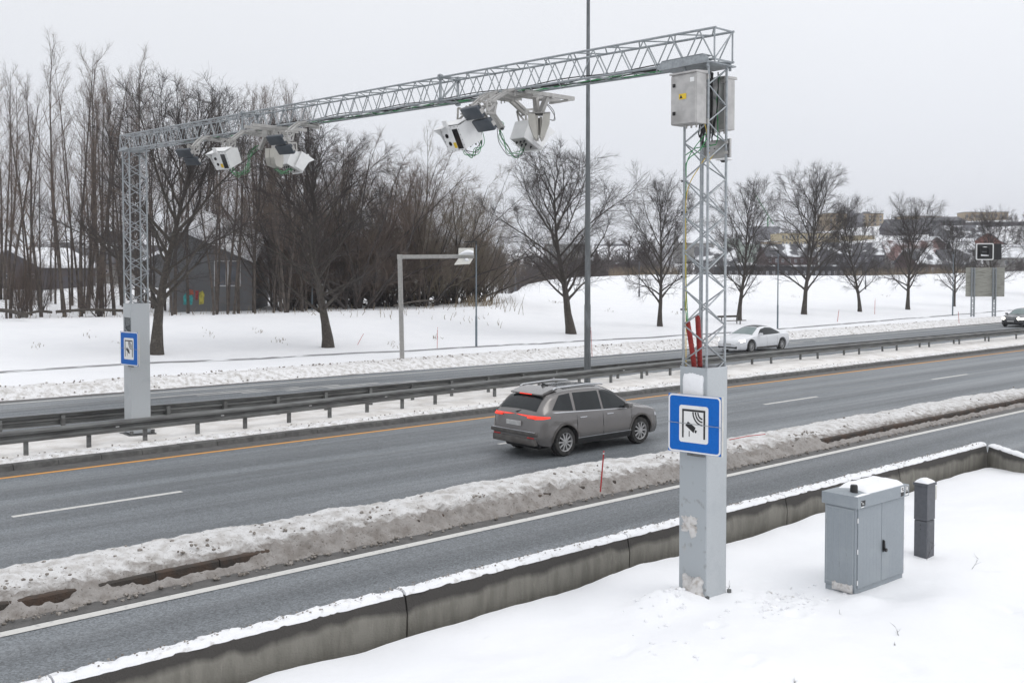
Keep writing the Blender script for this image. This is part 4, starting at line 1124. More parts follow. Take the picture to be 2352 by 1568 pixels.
# ------------------------------------------------------------------ masts, poles, lamps
def tall_lamp():
    p = gz(1349, 884, .12)
    t = thing('lamp_mast', 'very tall grey lamp mast between the guard rails, rising out of the photo', 'lamp post', p, TH)
    m = MB(); m.lathe([(.125, 0), (.125, 3.1), (.112, 3.15), (.095, 8.4), (.085, 8.5), (.058, 17)], 16); m.build('pole', M['lampgrey'], t, True)
    m = MB(); m.box(-.06, .06, -.13, -.118, .75, 1.25, .004); m.build('service_hatch', M['lampgrey'], t)
    for s in (-1, 1):
        m = MB(); m.tube([(0, 0, 16.8), (0, s * .8, 17.1), (0, s * 1.6, 17.2)], .035, 8); a = m.build('lamp_arm', M['lampgrey'], t)
        m = MB(); m.box(-.14, .14, s * 1.9 - .35, s * 1.9 + .35, 17.14, 17.24, .03); m.build('lamp_head', M['lampgrey'], a)
tall_lamp()
def park_lamp(label, x, y0, y1, z, head=-1, Y=None, thin=1.):
    p = gz(x, y0, z); h = at(x, y1, p.y).z - z
    t = thing('park_lamp', label, 'lamp post', p, 0, 'slim park lamp posts')
    m = MB(); m.lathe([(.062 * thin, -.2), (.062 * thin, h * .28), (.045 * thin, h * .30), (.034 * thin, h * .96), (.034 * thin, h)], 10); m.build('pole', M['lampgreen'], t, True)
    m = MB(); m.lathe([(.05, h - .22), (.05, h - .01), (0, h)], 8); m.bar((0.04, 0, h - .03), (head * .62, .1, h - .07), .16, .05); m.build('lamp_head', M['black'], t)
park_lamp('slim park lamp just right of the small L-shaped sign mast', 1094, 796, 553, .36)
park_lamp('slim park lamp behind the white car and the near column', 1786, 752, 575, .42)
park_lamp('slim park lamp just left of the big sign seen from behind', 2188, 722, 578, .45)
park_lamp('slim park lamp in the thicket left of the broad dark tree', 717, 712, 560, 1.4, -.6)
for lab, x, y0, y1, Y in (('distant lamp post beyond the snow ridge left of the big single tree', 1184, 667, 610, 118), ('distant lamp post on the ridge left of the two-stemmed tree by the near column', 1468, 693, 600, 108), ('short dark post on the ridge behind the fifth park tree', 1988, 660, 605, 135)):
    p = at(x, y0, Y); t = thing('park_lamp', lab, 'lamp post', p, 0, 'slim park lamp posts'); h = at(x, y1, Y).z - p.z
    m = MB(); m.lathe([(.09, -1), (.09, h * .3), (.05, h * .32), (.05, h)], 8); m.build('pole', M['pillar_grey'], t, True)
    m = MB(); m.bar((0.04, 0, h), (-.5, .1, h - .02), .14, .05); m.build('lamp_head', M['black'], t)
def snow_pole(label, x, y0, x1, y1, z, name='snow_pole', r=.013):
    a = gz(x, y0, z); b = at(x1, y1, a.y); d = b - a
    t = thing(name, label, 'snow pole', a, 0, 'red plastic snow poles')
    m = MB(); m.tube([(0, 0, -.15), d], r, 8); m.build('pole', M['redpole'], t, True)
    m = MB(); q = d * .9; m.tube([q, d * .95], r * 1.12, 8); m.build('reflective_band', M['signwhite'], t, True)
snow_pole('red snow pole standing in the snow bank beside the grey car', 1379, 1112, 1387, 1035, .28, r=.014)
snow_pole('red snow pole tilted far to the right, left of the L-shaped sign mast', 817, 793, 835, 766, .37)
snow_pole('upright red snow pole between the L-shaped mast and its lamp', 1004, 800, 1005, 752, .37)
snow_pole('red snow pole half hidden by the foot of the tall lamp mast', 1360, 812, 1357, 752, .34)
snow_pole('faded red snow pole leaning slightly, right of the white car', 1923, 738, 1927, 711, .38, r=.02)
snow_pole('faded upright red snow pole below the gap between two park trees', 2009, 722, 2010, 686, .40, r=.02)
snow_pole('faded red snow pole in front of the big sign seen from behind', 2203, 738, 2201, 715, .38, r=.02)
a = W(20.6, 15.2, .45); b = W(22.0, 15.05, .46)
t = thing('snow_pole', 'red snow pole lying flat on top of the dirty snow bank', 'snow pole', a, 0, 'red plastic snow poles')
m = MB(); m.tube([(0, 0, 0), (b - a) * .5 + Vector((0, 0, .02)), b - a], .010, 8); m.build('pole', M['redpole'], t, True)
m = MB(); m.tube([(b - a) * .93, (b - a) * .99], .013, 8); m.build('reflective_band', M['signwhite'], t, True)

def sign_mast():
    p = gz(924, 826, .30); Y = p.y
    t = thing('sign_mast', 'L-shaped galvanised mast carrying two small blank panels seen edge-on', 'sign mast', p, 0)
    h = at(918, 590, Y).z - p.z; L = at(1085, 590, Y).x - at(919, 590, Y).x; w = .22
    m = MB(); m.bar((0, 0, -.2), (-.10, 0, h), .2, w, (0, 1, 0)); m.bar((.03, -.125, -.2), (-.06, -.125, h - .05), .05, .02, (0, 1, 0)); m.build('post', M['alu'], t)
    m = MB(); m.bar((-.18, 0, h), (L, .05, h + .03), .16, .19); m.bar((-.18, -.085, h - .04), (L, -.04, h - .02), .02, .05); m.box(-.22, .02, -.12, .12, h - .12, h + .11, .02); m.build('cross_arm', M['alu'], t)
    m = MB(); x0, x1 = L - .72 - .02, L - .02
    m.add([(x0, -.20, h + .06), (x1, -.20, h + .06), (x1, -.05, h + .42), (x0, -.05, h + .42), (x0, -.18, h + .06), (x1, -.18, h + .06), (x1, -.03, h + .42), (x0, -.03, h + .42)], [(0, 1, 2, 3), (7, 6, 5, 4), (0, 4, 5, 1), (1, 5, 6, 2), (2, 6, 7, 3), (3, 7, 4, 0)]); up = m.build('upper_panel', M['signback'], t)
    m = MB(); m.add([(x0, -.20, h - .08), (x1 - .02, -.20, h - .08), (x1 - .18, -.42, h - .34), (x0 - .2, -.42, h - .38), (x0, -.18, h - .08), (x1 - .02, -.18, h - .08), (x1 - .18, -.40, h - .34), (x0 - .2, -.40, h - .38)], [(0, 1, 2, 3), (7, 6, 5, 4), (0, 4, 5, 1), (1, 5, 6, 2), (2, 6, 7, 3), (3, 7, 4, 0)]); lo = m.build('lower_panel', M['signback'], t)
    P = []
    for i in range(12):
        s = i / 11
        P.append([(x0 + (x1 - x0) * s, -.22 - .12 * sin(pi * q / 5) * (s ** .5), h + .09 + (.02 + .22 * sin(pi * min(1, s * .75)) ) * q / 5) for q in range(6)])
    m = MB(); m.grid(P); m.build('stuck_snow', M['snow'], up, 'all')
    m = MB(); m.lathe([(0, -.02), (.11, -.015), (.09, .03), (0, .05)], 10, 'y', (x1 - .32, -.30, h - .17)); m.build('stuck_snow', M['snow'], lo, 'all')
sign_mast()
def back_sign():
    p = gz(2233, 725, .42); Y = p.y; s = FPX / Y
    t = thing('road_sign_back', 'big ribbed road sign seen from behind on two lattice posts', 'road sign', p, R(-4))
    x0, x1 = (2218 - 2233) / s, (2304.5 - 2233) / s; z1 = at(2233, 615, Y).z - p.z; z0 = at(2233, 681, Y).z - p.z
    m = MB(); m.box(x0, x1, .05, .09, z0, z1)
    k = 12
    for i in range(k):
        z = z0 + (z1 - z0) * (i + .5) / k; m.box(x0 + .01, x1 - .01, .012, .0495, z - .035, z + .035)
    m.build('sign_panel', M['panelback'], t)
    for xx in (2233, 2280.5):
        x = (xx - 2233) / s; m = MB()
        for a, b in ((-.12, -.16), (.12, -.16), (-.12, 0.0), (.12, .0)): m.tube([(x + a, b, -.3), (x + a, b, z1 + .02)], .045, 6)
        for sd in (-.12, .12): zigzag(m, lambda z, sd=sd: Vector((x + sd, -.16, z)), lambda z, sd=sd: Vector((x + sd, 0, z)), 0, z1, .35, .02, 5)
        zigzag(m, lambda z: Vector((x - .12, -.16, z)), lambda z: Vector((x + .12, -.16, z)), 0, z1, .45, .028, 5)
        m.build('lattice_post', M['galv'], t)
back_sign()
def signal_box():
    p = at(2262, 578, 64); s = FPX / 64.
    t = thing('signal_lantern', 'square black signal box with white rim, hung on wires above the sign back', 'traffic signal', p, R(-8))
    a = 18.5 / s
    m = MB(); m.box(-a, a, 0, .32, -a, a, .03); m.box(a + .01, a + .5, .05, .4, -a, a, .02); m.build('casing', M['black'], t)
    m = MB(); o_ = rrect(-a - .02, a + .02, -a - .02, a + .02, .10); i_ = rrect(-a + .045, a - .045, -a + .045, a - .045, .06); n_ = len(o_)
    m.add([(x, -.02, z) for x, z in o_] + [(x, -.02, z) for x, z in i_] + [(x, .03, z) for x, z in o_] + [(x, .03, z) for x, z in i_],
          [(i, (i + 1) % n_, n_ + (i + 1) % n_, n_ + i) for i in range(n_)] + [(2 * n_ + i, 3 * n_ + i, 3 * n_ + (i + 1) % n_, 2 * n_ + (i + 1) % n_) for i in range(n_)] +
          [(i, 2 * n_ + i, 2 * n_ + (i + 1) % n_, (i + 1) % n_) for i in range(n_)] + [(n_ + i, n_ + (i + 1) % n_, 3 * n_ + (i + 1) % n_, 3 * n_ + i) for i in range(n_)]); m.build('rim', M['signwhite'], t)
    m = MB(); b = .27
    m.box(-b - .05, b - .02, -.16, -.0, b - .05, b); m.box(-b - .05, -b, -.16, 0, -b, b - .05); m.box(b - .07, b - .02, -.16, 0, -b, b - .05); m.build('visor', M['black'], t)
    m = MB(); m.lathe([(0, -.01), (.14, -.005), (.15, .01), (0, .045)], 12, 'z', (-.03, -.09, b + .0)); m.build('visor_snow', M['snow'], t, 'all')
    m = MB(); m.prism([(-b - .04, -b), (b - .06, -b), (b - .06, -b + .05), (-b + .1, -b + .08), (-b - .02, -b + .12)], -.13, -.005); m.build('visor_snow', M['snow'], t)
    m = MB(); m.box(-.16, .10, -.006, -.002, -.02, -.005); m.build('lens_slot', M['galv'], t)
    o = at(2262, 540, 64) - p
    m = MB(); m.tube([(-6, .15, .62), (10, .3, .66)], .012, 5); m.tube([(a, .15, a * .6), (10, .3, .36)], .012, 5); m.tube([(0, .15, a), (0, .15, .64)], .02, 5); m.build('span_wire', M['cable'], t)
signal_box()
def bench():
    p = gz(1678, 740, .5)
    t = thing('park_bench', 'weathered park bench half buried in snow by the footpath', 'bench', p, R(4))
    m = MB(); m.bar((-.95, .35, .42), (.75, .35, .46), .05, .16); m.build('backrest', M['wood'], t)
    m = MB(); m.bar((-.35, -.25, .12), (1.15, -.15, .16), .30, .05); m.build('seat', M['wood'], t)
    for x in (-.6, .6):
        m = MB(); m.bar((x, .36, -.3), (x, .36, .42), .07, .07); m.bar((x + .1, -.2, -.3), (x + .1, -.2, .1), .07, .07); m.build('leg', M['galv_dark'], t)
bench()
#PART5
# ------------------------------------------------------------------ cars: one lofted shell, panes and lamps cut to its surface
class Shell:
    """x forward, y left, z up; all curves given along x"""
    def __init__(s, top, belt, W_, roofw, z0, wheels, wr, xs):
        s.top, s.belt, s.W, s.rw, s.z0, s.wheels, s.wr = top, belt, W_, roofw, z0, wheels, wr
        s.x0, s.x1 = xs
    def c(s, tab, x):
        xs = [t[0] for t in tab]; ys = [t[1] for t in tab]
        i = max(0, min(len(xs) - 2, int(np.searchsorted(xs, x)) - 1))
        t = (x - xs[i]) / (xs[i + 1] - xs[i]); t = max(0, min(1, t))
        m0 = (ys[i + 1] - ys[i - 1]) / (xs[i + 1] - xs[i - 1]) if i > 0 else (ys[1] - ys[0]) / (xs[1] - xs[0])
        m1 = (ys[i + 2] - ys[i]) / (xs[i + 2] - xs[i]) if i + 2 < len(xs) else (ys[i + 1] - ys[i]) / (xs[i + 1] - xs[i])
        d = ys[i + 1] - ys[i]; h = xs[i + 1] - xs[i]
        if d == 0: m0 = m1 = 0
        else:
            m0 = max(-3 * abs(d) / h, min(3 * abs(d) / h, m0)); m1 = max(-3 * abs(d) / h, min(3 * abs(d) / h, m1))
            if m0 * d < 0: m0 = 0
            if m1 * d < 0: m1 = 0
        return ys[i] * (2 * t ** 3 - 3 * t * t + 1) + m0 * h * (t ** 3 - 2 * t * t + t) + ys[i + 1] * (-2 * t ** 3 + 3 * t * t) + m1 * h * (t ** 3 - t * t)
    def low(s, x):
        z = s.c(s.z0, x)
        for w in s.wheels:
            d = abs(x - w); r = s.wr + .07
            if d < r: z = max(z, s.wr + sqrt(max(0, r * r - d * d)))
        return z
    def side(s, x, z):
        """half width at height z"""
        Wd = s.c(s.W, x); zt = s.c(s.top, x); zb = min(s.c(s.belt, x), zt - .03); z0 = s.c(s.z0, x)
        if z <= zb:
            t = max(0, (z - z0) / max(.05, zb - z0))
            return Wd * (.93 + .07 * min(1, t / .28) ** .6 - .045 * max(0, (t - .5) / .5) ** 1.6 - .012 * math.exp(-((t - .62) / .06) ** 2))
        t = min(1, (z - zb) / max(.02, zt - zb)); a = Wd * .955; b = s.c(s.rw, x)
        return (a + (b - a) * t) * sqrt(max(0, 1 - max(0, (t - .72) / .28) ** 2.2)) if zt - zb > .12 else a * sqrt(max(0, 1 - t ** 2.5))
    def section(s, x):
        zt = s.c(s.top, x); zl = min(s.low(x), zt - .02); zb = min(s.c(s.belt, x), zt - .03)
        p = [(0, zl)]
        zz = [zl + (max(zb, zl + .005) - zl) * k / 9 for k in range(10)] + [max(zb, zl + .005) + (zt - max(zb, zl + .005)) * sin(pi / 2 * k / 9) for k in range(1, 10)]
        for z in zz: p.append((s.side(x, z), z))
        p.append((0, zt)); return p
    def mesh(s, n=110):
        m = MB(); P = []
        for i in range(n + 1):
            t = i / n; x = s.x0 + (s.x1 - s.x0) * (t + .0)
            sec = s.section(x)
            P.append([(x, y, z) for y, z in sec] + [(x, -y, z) for y, z in sec[::-1]][1:])
        m.grid(P); m.add(P[0], [tuple(range(len(P[0])))]); m.add(P[-1], [tuple(range(len(P[-1])))])
        return m
    def pane(s, poly, sgn, off=.006, k=10):
        """side pane: polygon in x,z laid on the flank, as a thin slab"""
        xs = [p[0] for p in poly]; zlo = []; 
        def span(x):
            zs = []
            for a, b in zip(poly, poly[1:] + poly[:1]):
                if (a[0] - x) * (b[0] - x) <= 0 and a[0] != b[0]:
                    zs.append(a[1] + (b[1] - a[1]) * (x - a[0]) / (b[0] - a[0]))
            return (min(zs), max(zs)) if zs else (0, 0)
        m = MB(); P = []; n = 24
        for i in range(n + 1):
            x = min(xs) + (max(xs) - min(xs)) * (i + (.001 if i == 0 else -.001 if i == n else 0)) / n
            a, b = span(x); P.append([(x, sgn * (s.side(x, a + (b - a) * j / k) + off), a + (b - a) * j / k) for j in range(k + 1)])
        m.grid(P); return m
    def deck(s, xa, xb, fa, fb, off=.007, k=12, n=14):
        """pane on the upper surface (windscreen, tailgate glass): from xa to xb, half width fraction fa..fb"""
        m = MB(); P = []
        for i in range(n + 1):
            x = xa + (xb - xa) * i / n; f = fa + (fb - fa) * i / n
            zt = s.c(s.top, x); zb = min(s.c(s.belt, x), zt - .03)
            zs = np.linspace(zb, zt, 60); ys = np.array([s.side(x, z) for z in zs])
            ymax = f; row = []
            for j in range(-k, k + 1):
                y = ymax * j / k
                z = float(np.interp(-abs(y), -ys, zs)) if abs(y) < ys[0] else zb
                row.append((x, y, z))
            P.append(row)
        # push out along the local normal
        A = np.array(P); du = np.gradient(A, axis=0); dv = np.gradient(A, axis=1); nn = np.cross(du, dv); nn /= np.linalg.norm(nn, axis=2, keepdims=True) + 1e-9
        nn *= np.sign(nn[:, :, 2:3] + 1e-9); A = A + nn * off
        m.grid([[tuple(q) for q in r] for r in A]); return m
def wheel(t, x, y, r, sgn, spokes=10, w=.22):
    m = MB(); m.lathe([(r * .66, -w / 2), (r * .93, -w / 2), (r, -w * .32), (r, w * .32), (r * .93, w / 2), (r * .66, w / 2), (r * .64, 0), (r * .66, -w / 2)], 32, 'y', (x, y, r), cap=False)
    wh = m.build('wheel', M['tyre'], t, True)
    m = MB(); yo = y + sgn * (w / 2 - .03)
    m.lathe([(r * .66, sgn * .03), (r * .62, sgn * .02), (r * .60, -sgn * .03)], 28, 'y', (x, yo, r), cap=False)
    for k in range(spokes):
        a = 2 * pi * k / spokes; m.bar((x, yo + sgn * .01, r), (x + r * .63 * cos(a), yo, r + r * .63 * sin(a)), r * .10, .03, (0, 1, 0))
    m.lathe([(0, sgn * .03), (r * .14, sgn * .025), (r * .17, 0)], 14, 'y', (x, yo, r), cap=False); m.build('rim', M['rim'], wh, True)
    m = MB(); m.lathe([(r * .64, -sgn * .05), (0, -sgn * .05)], 24, 'y', (x, yo, r), cap=False); m.build('brake_disc', M['black'], wh)
def underbody(t, sh, mt):
    m = MB(); m.box(sh.x0 + .25, sh.x1 - .25, -.62, .62, .2, .62, .05); m.build('underbody', mt, t)
def mirror(t, x, y, z, s, mt):
    m = MB(); m.T = Matrix.Translation((x, y, z)); m.box(-.07, .09, 0 if s > 0 else -.19, .19 if s > 0 else 0, -.06, .075, .035); m.bar((.02, -s * .06, -.03), (.02, s * .04, -.03), .06, .05); m.build('wing_mirror', mt, t, True)

def suv():
    ua, na = 17.75, 18.12                                               # near rear wheel contact
    sh = Shell(top=[(-2.30, .62), (-2.26, .98), (-2.19, 1.12), (-1.92, 1.42), (-1.70, 1.57), (-1.2, 1.655), (-.4, 1.675), (.25, 1.62), (.65, 1.45), (1.12, 1.13), (1.30, 1.07), (1.9, .98), (2.20, .84), (2.32, .60)],
               belt=[(-2.30, .60), (-2.1, 1.08), (-1.6, 1.10), (.0, 1.03), (1.1, .99), (1.5, .93), (2.1, .80), (2.32, .55)],
               W_=[(-2.30, .76), (-2.22, .86), (-2.0, .915), (-1.0, .94), (.8, .94), (1.6, .925), (2.05, .87), (2.24, .74), (2.32, .60)],
               roofw=[(-2.3, .70), (-1.9, .66), (-1.0, .65), (.2, .66), (.7, .68), (1.2, .78), (2.3, .7)],
               z0=[(-2.30, .46), (-2.15, .34), (-1.7, .27), (1.7, .25), (2.1, .26), (2.32, .36)], wheels=(-1.39, 1.39), wr=.355, xs=(-2.30, 2.32))
    t = thing('parked_car', 'grey-brown estate SUV with lit red tail lamps driving away on the dual carriageway', 'car', W(ua + 1.39, na + .80, 0), TH)
    t.name = 'moving_car'
    sh.mesh(150).build('body', M['paint_suv'], t, True)
    underbody(t, sh, M['black'])
    for s in (-1, 1):
        for poly in ([(-1.02, 1.10), (-.10, 1.06), (-.10, 1.52), (-1.0, 1.53)], [(-.02, 1.055), (1.02, 1.02), (.93, 1.10), (.50, 1.42), (.26, 1.51), (-.02, 1.52)], [(-1.80, 1.17), (-1.10, 1.11), (-1.08, 1.53), (-1.45, 1.50)]):
            sh.pane(poly, s).build('side_window', M['carglass'], t, True)
        sh.pane([(-1.84, 1.125), (-1.80, 1.10), (1.02, .99), (1.06, 1.008), (-.05, 1.045), (-1.0, 1.09)], s, .008).build('window_trim', M['chrome'], t, True)
        for a, b in ((-.98, 1.03), (-.06, 1.0)): pass
        for x in (-.9, .08):
            m = MB(); m.box(x, x + .24, s * (sh.side(x + .1, .92) + .004) - .015, s * (sh.side(x + .1, .92) + .004) + .025, .905, .935, .008); m.build('door_handle', M['chrome'], t, True)
        for x in (-.06, -1.0, 1.02):
            sh.pane([(x - .005, .42), (x + .005, .42), (x + .008, 1.0), (x - .002, 1.0)], s, .003, 8).build('door_gap', M['black'], t)
        sh.pane([(-.98, .27), (.98, .27), (.98, .40), (-.98, .40)], s, .012).build('sill_cladding', M['black'], t, True)
        sh.pane([(-.98, .41), (.98, .41), (.98, .43), (-.98, .43)], s, .014).build('sill_trim', M['chrome'], t, True)
        for xw in (-1.39, 1.39):
            P = []
            for k in range(21):
                a = pi * (.02 + .96 * k / 20); r0 = .428; r1 = .475
                P.append([(xw + r * cos(a), s * (sh.side(max(-2.28, min(2.3, xw + r * cos(a))), .355 + r * sin(a)) + .01), .355 + r * sin(a)) for r in (r0, r1)])
            m = MB(); m.grid(P); m.build('arch_trim', M['paint_suv_low'], t, True)
            wheel(t, xw, s * .80, .355, s)
        mirror(t, .78, s * .92, 1.08, s, M['paint_suv'])
        m = MB(); m.tube([(-1.55, s * .60, 1.63), (-1.45, s * .605, 1.67), (-.4, s * .62, 1.70), (.1, s * .63, 1.67), (.2, s * .63, 1.65)], .02, 8); m.build('roof_rail', M['chrome'], t, True)
        # tail lamp wraps the corner
        P = []
        for k in range(13):
            x = -2.245 + .34 * k / 12; P.append([(x - .006 * (k < 3), s * (sh.side(x, z) + .008), z) for z in np.linspace(.97 + .015 * k / 12, 1.055 - .035 * k / 12, 5)])
        m = MB(); m.grid(P); m.build('tail_lamp', M['taillight'], t, True)
        m = MB(); m.box(-2.295, -2.245, s * .60 - .13, s * .60 + .13, .985, 1.03, .01); m.build('tail_lamp', M['taillight'], t, True)
        m = MB(); m.box(-2.322, -2.28, s * .62 - .12, s * .62 + .12, .50, .53, .008); m.build('reflector', M['redpole'], t)
        P = []
        for k in range(9):
            x = 1.98 + .26 * k / 8; P.append([(x, s * (sh.side(x, z) + .006), z) for z in np.linspace(.70, .80 - .05 * k / 8, 4)])
        m = MB(); m.grid(P); m.build('head_lamp', M['chrome'], t, True)
    sh.deck(.34, 1.12, .60, .74).build('windscreen', M['carglass'], t, True)
    sh.deck(-2.15, -1.84, .66, .58).build('rear_window', M['carglass'], t, True)
    sh.deck(-1.1, .1, .50, .50).build('glass_roof', M['carglass'], t, True)
    m = MB(); m.prism([(-1.35, 1.62), (-1.86, 1.50), (-1.90, 1.505), (-1.90, 1.535), (-1.6, 1.625), (-1.35, 1.66)], -.56, .56); sp = m.build('roof_spoiler', M['paint_suv'], t, True)
    m = MB(); m.box(-1.912, -1.9, -.22, .22, 1.508, 1.528); m.build('brake_light', M['taillight'], sp)
    m = MB(); m.add([(-1.35, -.02, 1.66), (-1.1, -.02, 1.66), (-1.1, .02, 1.66), (-1.35, .02, 1.66), (-1.36, 0, 1.76)], [(0, 1, 2, 3), (0, 1, 4), (1, 2, 4), (2, 3, 4), (3, 0, 4)]); m.build('roof_fin', M['black'], t)
    m = MB(); m.box(-2.345, -2.24, -.84, .84, .56, .66, .03); m.box(-2.33, -2.2, -.78, .78, .33, .50, .03); m.build('rear_bumper', M['paint_suv_low'], t, True)
    m = MB(); m.box(-2.352, -2.30, -.78, .78, .655, .672, .004); m.build('bumper_trim', M['chrome'], t)
    m = MB(); m.box(-2.325, -2.285, -.26, .26, .78, .89, .004); m.build('number_plate', M['plate'], t)
    m = MB(); m.bar((-2.24, 0, 1.10), (-2.05, -.32, 1.20), .02, .02); m.build('rear_wiper', M['black'], t)
    return t
suv()

def sedan(label, loc, kind):
    white = kind == 'white'
    if white:
        sh = Shell(top=[(-2.42, .60), (-2.36, .98), (-2.2, 1.07), (-1.7, 1.16), (-.9, 1.38), (-.2, 1.44), (.3, 1.38), (.75, 1.18), (1.15, .98), (1.6, .90), (2.1, .78), (2.35, .66), (2.45, .50)],
                   belt=[(-2.42, .58), (-2.2, .93), (-1.5, .95), (0, .92), (1.1, .88), (1.7, .78), (2.2, .66), (2.45, .46)],
                   W_=[(-2.42, .72), (-2.3, .84), (-1.9, .94), (-1.2, .965), (.6, .95), (1.5, .965), (2.0, .90), (2.3, .74), (2.45, .52)],
                   roofw=[(-2.4, .70), (-1.7, .62), (-.9, .56), (0, .56), (.6, .60), (1.2, .78), (2.4, .6)],
                   z0=[(-2.42, .42), (-2.2, .26), (-1.8, .2), (1.8, .18), (2.2, .18), (2.45, .24)], wheels=(-1.47, 1.47), wr=.345, xs=(-2.42, 2.45))
        bm, gl = M['paint_white'], M['paleglass']; ws = (.36, 1.12); dl = [[(-1.35, 1.0), (-.9, .97), (.78, .93), (.62, 1.06), (.3, 1.26), (-.2, 1.34), (-.75, 1.30), (-1.2, 1.10)]]
    else:
        sh = Shell(top=[(-2.40, .62), (-2.33, .98), (-2.2, 1.14), (-2.0, 1.36), (-1.5, 1.45), (-.3, 1.47), (.2, 1.42), (.55, 1.26), (1.0, 1.0), (1.5, .93), (2.1, .84), (2.34, .70), (2.42, .52)],
                   belt=[(-2.40, .6), (-2.2, .98), (-1.5, .97), (0, .94), (1.0, .90), (1.7, .82), (2.2, .70), (2.42, .48)],
                   W_=[(-2.4, .76), (-2.2, .88), (-1.5, .925), (.6, .925), (1.6, .92), (2.1, .84), (2.32, .74), (2.42, .6)],
                   roofw=[(-2.4, .66), (-1.7, .60), (0, .60), (.6, .64), (1.2, .76), (2.4, .65)],
                   z0=[(-2.40, .40), (-2.2, .28), (1.8, .22), (2.2, .2), (2.42, .26)], wheels=(-1.45, 1.45), wr=.335, xs=(-2.40, 2.42))
        bm, gl = M['paint_dark'], M['paleglass']; ws = (.25, .98); dl = [[(-.9, .99), (-.05, .96), (-.05, 1.36), (-.88, 1.36)], [(.03, .96), (.85, .93), (.45, 1.22), (.03, 1.36)], [(-1.95, 1.04), (-1.0, 1.0), (-1.0, 1.36), (-1.75, 1.32)]]
    t = thing('moving_car', label, 'car', loc, TH + pi)
    sh.mesh(130).build('body', bm, t, True); underbody(t, sh, M['black'])
    for s in (-1, 1):
        for poly in dl: sh.pane(poly, s).build('side_window', M['carglass'] if white else gl, t, True)
        for xw in sh.wheels: wheel(t, xw, s * .82, sh.wr, s)
        mirror(t, .72, s * .93, .99, s, bm)
        P = []
        for k in range(11):
            x = (1.98 + .27 * k / 10) if white else (2.0 + .30 * k / 10); zc = .70 - .06 * k / 10; hh = .05 if white else .075
            P.append([(x + .006, s * (sh.side(x, z) + .008), z) for z in np.linspace(zc - hh, zc + hh, 4)])
        m = MB(); m.grid(P); m.build('head_lamp', M['headlight'], t, True)
        if not white:
            m = MB(); m.lathe([(0, .07), (.10, .06), (.13, 0), (0, -.03)], 14, 'x', (2.36, s * .58, .68)); m.build('head_lamp', M['headlight'], t, True)
        for x in (-.9, .1):
            m = MB(); y = sh.side(x + .1, .80); m.box(x, x + .2, s * y - .012, s * y + .016, .79, .815, .006); m.build('door_handle', bm, t, True)
            sh.pane([(x - .07, .3), (x - .062, .3), (x - .055, .9), (x - .063, .9)], s, .003, 8).build('door_gap', M['black'], t)
        sh.pane([(-1.0, .22), (1.0, .2), (1.0, .30), (-1.0, .32)], s, .008).build('sill', M['paint_suv_low'] if white else M['black'], t, True)
    sh.deck(ws[0], ws[1], .50, .70).build('windscreen', gl, t, True)
    if white: sh.deck(-.75, .30, .44, .48).build('glass_roof', M['carglass'], t, True)
    else: sh.deck(-2.18, -2.02, .6, .55).build('rear_window', gl, t, True)
    m = MB(); m.box(2.36, 2.455, -.62, .62, .24, .36, .03); m.build('lower_grille', M['black'], t, True)
    m = MB(); m.box(2.30, 2.462, -.68, .68, .19, .225, .01); m.build('front_lip', bm, t, True)
    if not white:
        m = MB(); m.box(2.34, 2.43, -.36, .36, .56, .74, .02); g = m.build('radiator_grille', M['black'], t)
        for z in (.59, .64, .69):
            m = MB(); m.box(2.425, 2.44, -.36, .36, z, z + .018, .003); m.build('grille_bar', M['chrome'], g)
    m = MB(); m.box(2.43, 2.465, -.26, .26, .42, .53, .004); m.build('number_plate', M['plate'], t)
p = gz(1712, 812, 0); ua, na = UN(p.x, p.y)
sedan('white low fastback car with lit headlamps beyond the guard rails', W(49.0, 34.55, 0), 'white')
sedan('dark car with lit headlamps cut by the right edge of the photo', W(86.6, 34.9, 0), 'dark')
#PART6
# ------------------------------------------------------------------ bare trees
class Twigs:
    """collects tapered branches, three- to eight-sided, straight into numpy arrays"""
    def __init__(s): s.V = []; s.F = []; s.n = 0
    def add(s, P, r):
        P = np.asarray(P); k = len(P); r = np.asarray(r)
        sides = 8 if r[0] > .07 else 6 if r[0] > .035 else 4 if r[0] > .015 else 3
        d = np.gradient(P, axis=0); d /= np.linalg.norm(d, axis=1, keepdims=True) + 1e-9
        ref = np.array([.37, .81, .45]) if abs(d[0, 2]) > .8 else np.array([.1, .05, 1.])
        a = np.cross(d, ref); a /= np.linalg.norm(a, axis=1, keepdims=True) + 1e-9; b = np.cross(d, a)
        t = np.arange(sides) * 2 * pi / sides
        ring = (a[:, None, :] * np.cos(t)[None, :, None] + b[:, None, :] * np.sin(t)[None, :, None]) * r[:, None, None] + P[:, None, :]
        s.V.append(ring.reshape(-1, 3))
        i = np.arange(k - 1)[:, None] * sides; j = np.arange(sides)[None, :]; j2 = (j + 1) % sides
        f = np.stack([i + j, i + j2, i + sides + j2, i + sides + j], -1).reshape(-1, 4) + s.n
        s.F.append(f); s.n += k * sides
    def mesh(s, name, m, smooth):
        V = np.concatenate(s.V); F = np.concatenate(s.F)
        me = bpy.data.meshes.new(name); me.vertices.add(len(V)); me.vertices.foreach_set('co', V.ravel())
        me.loops.add(F.size); me.loops.foreach_set('vertex_index', F.ravel())
        me.polygons.add(len(F)); me.polygons.foreach_set('loop_start', np.arange(len(F)) * 4); me.polygons.foreach_set('loop_total', np.full(len(F), 4))
        if smooth: me.polygons.foreach_set('use_smooth', np.ones(len(F), bool))
        me.materials.append(m); me.update(calc_edges=True)
        return me
def nrm(v): return v / (np.linalg.norm(v) + 1e-9)
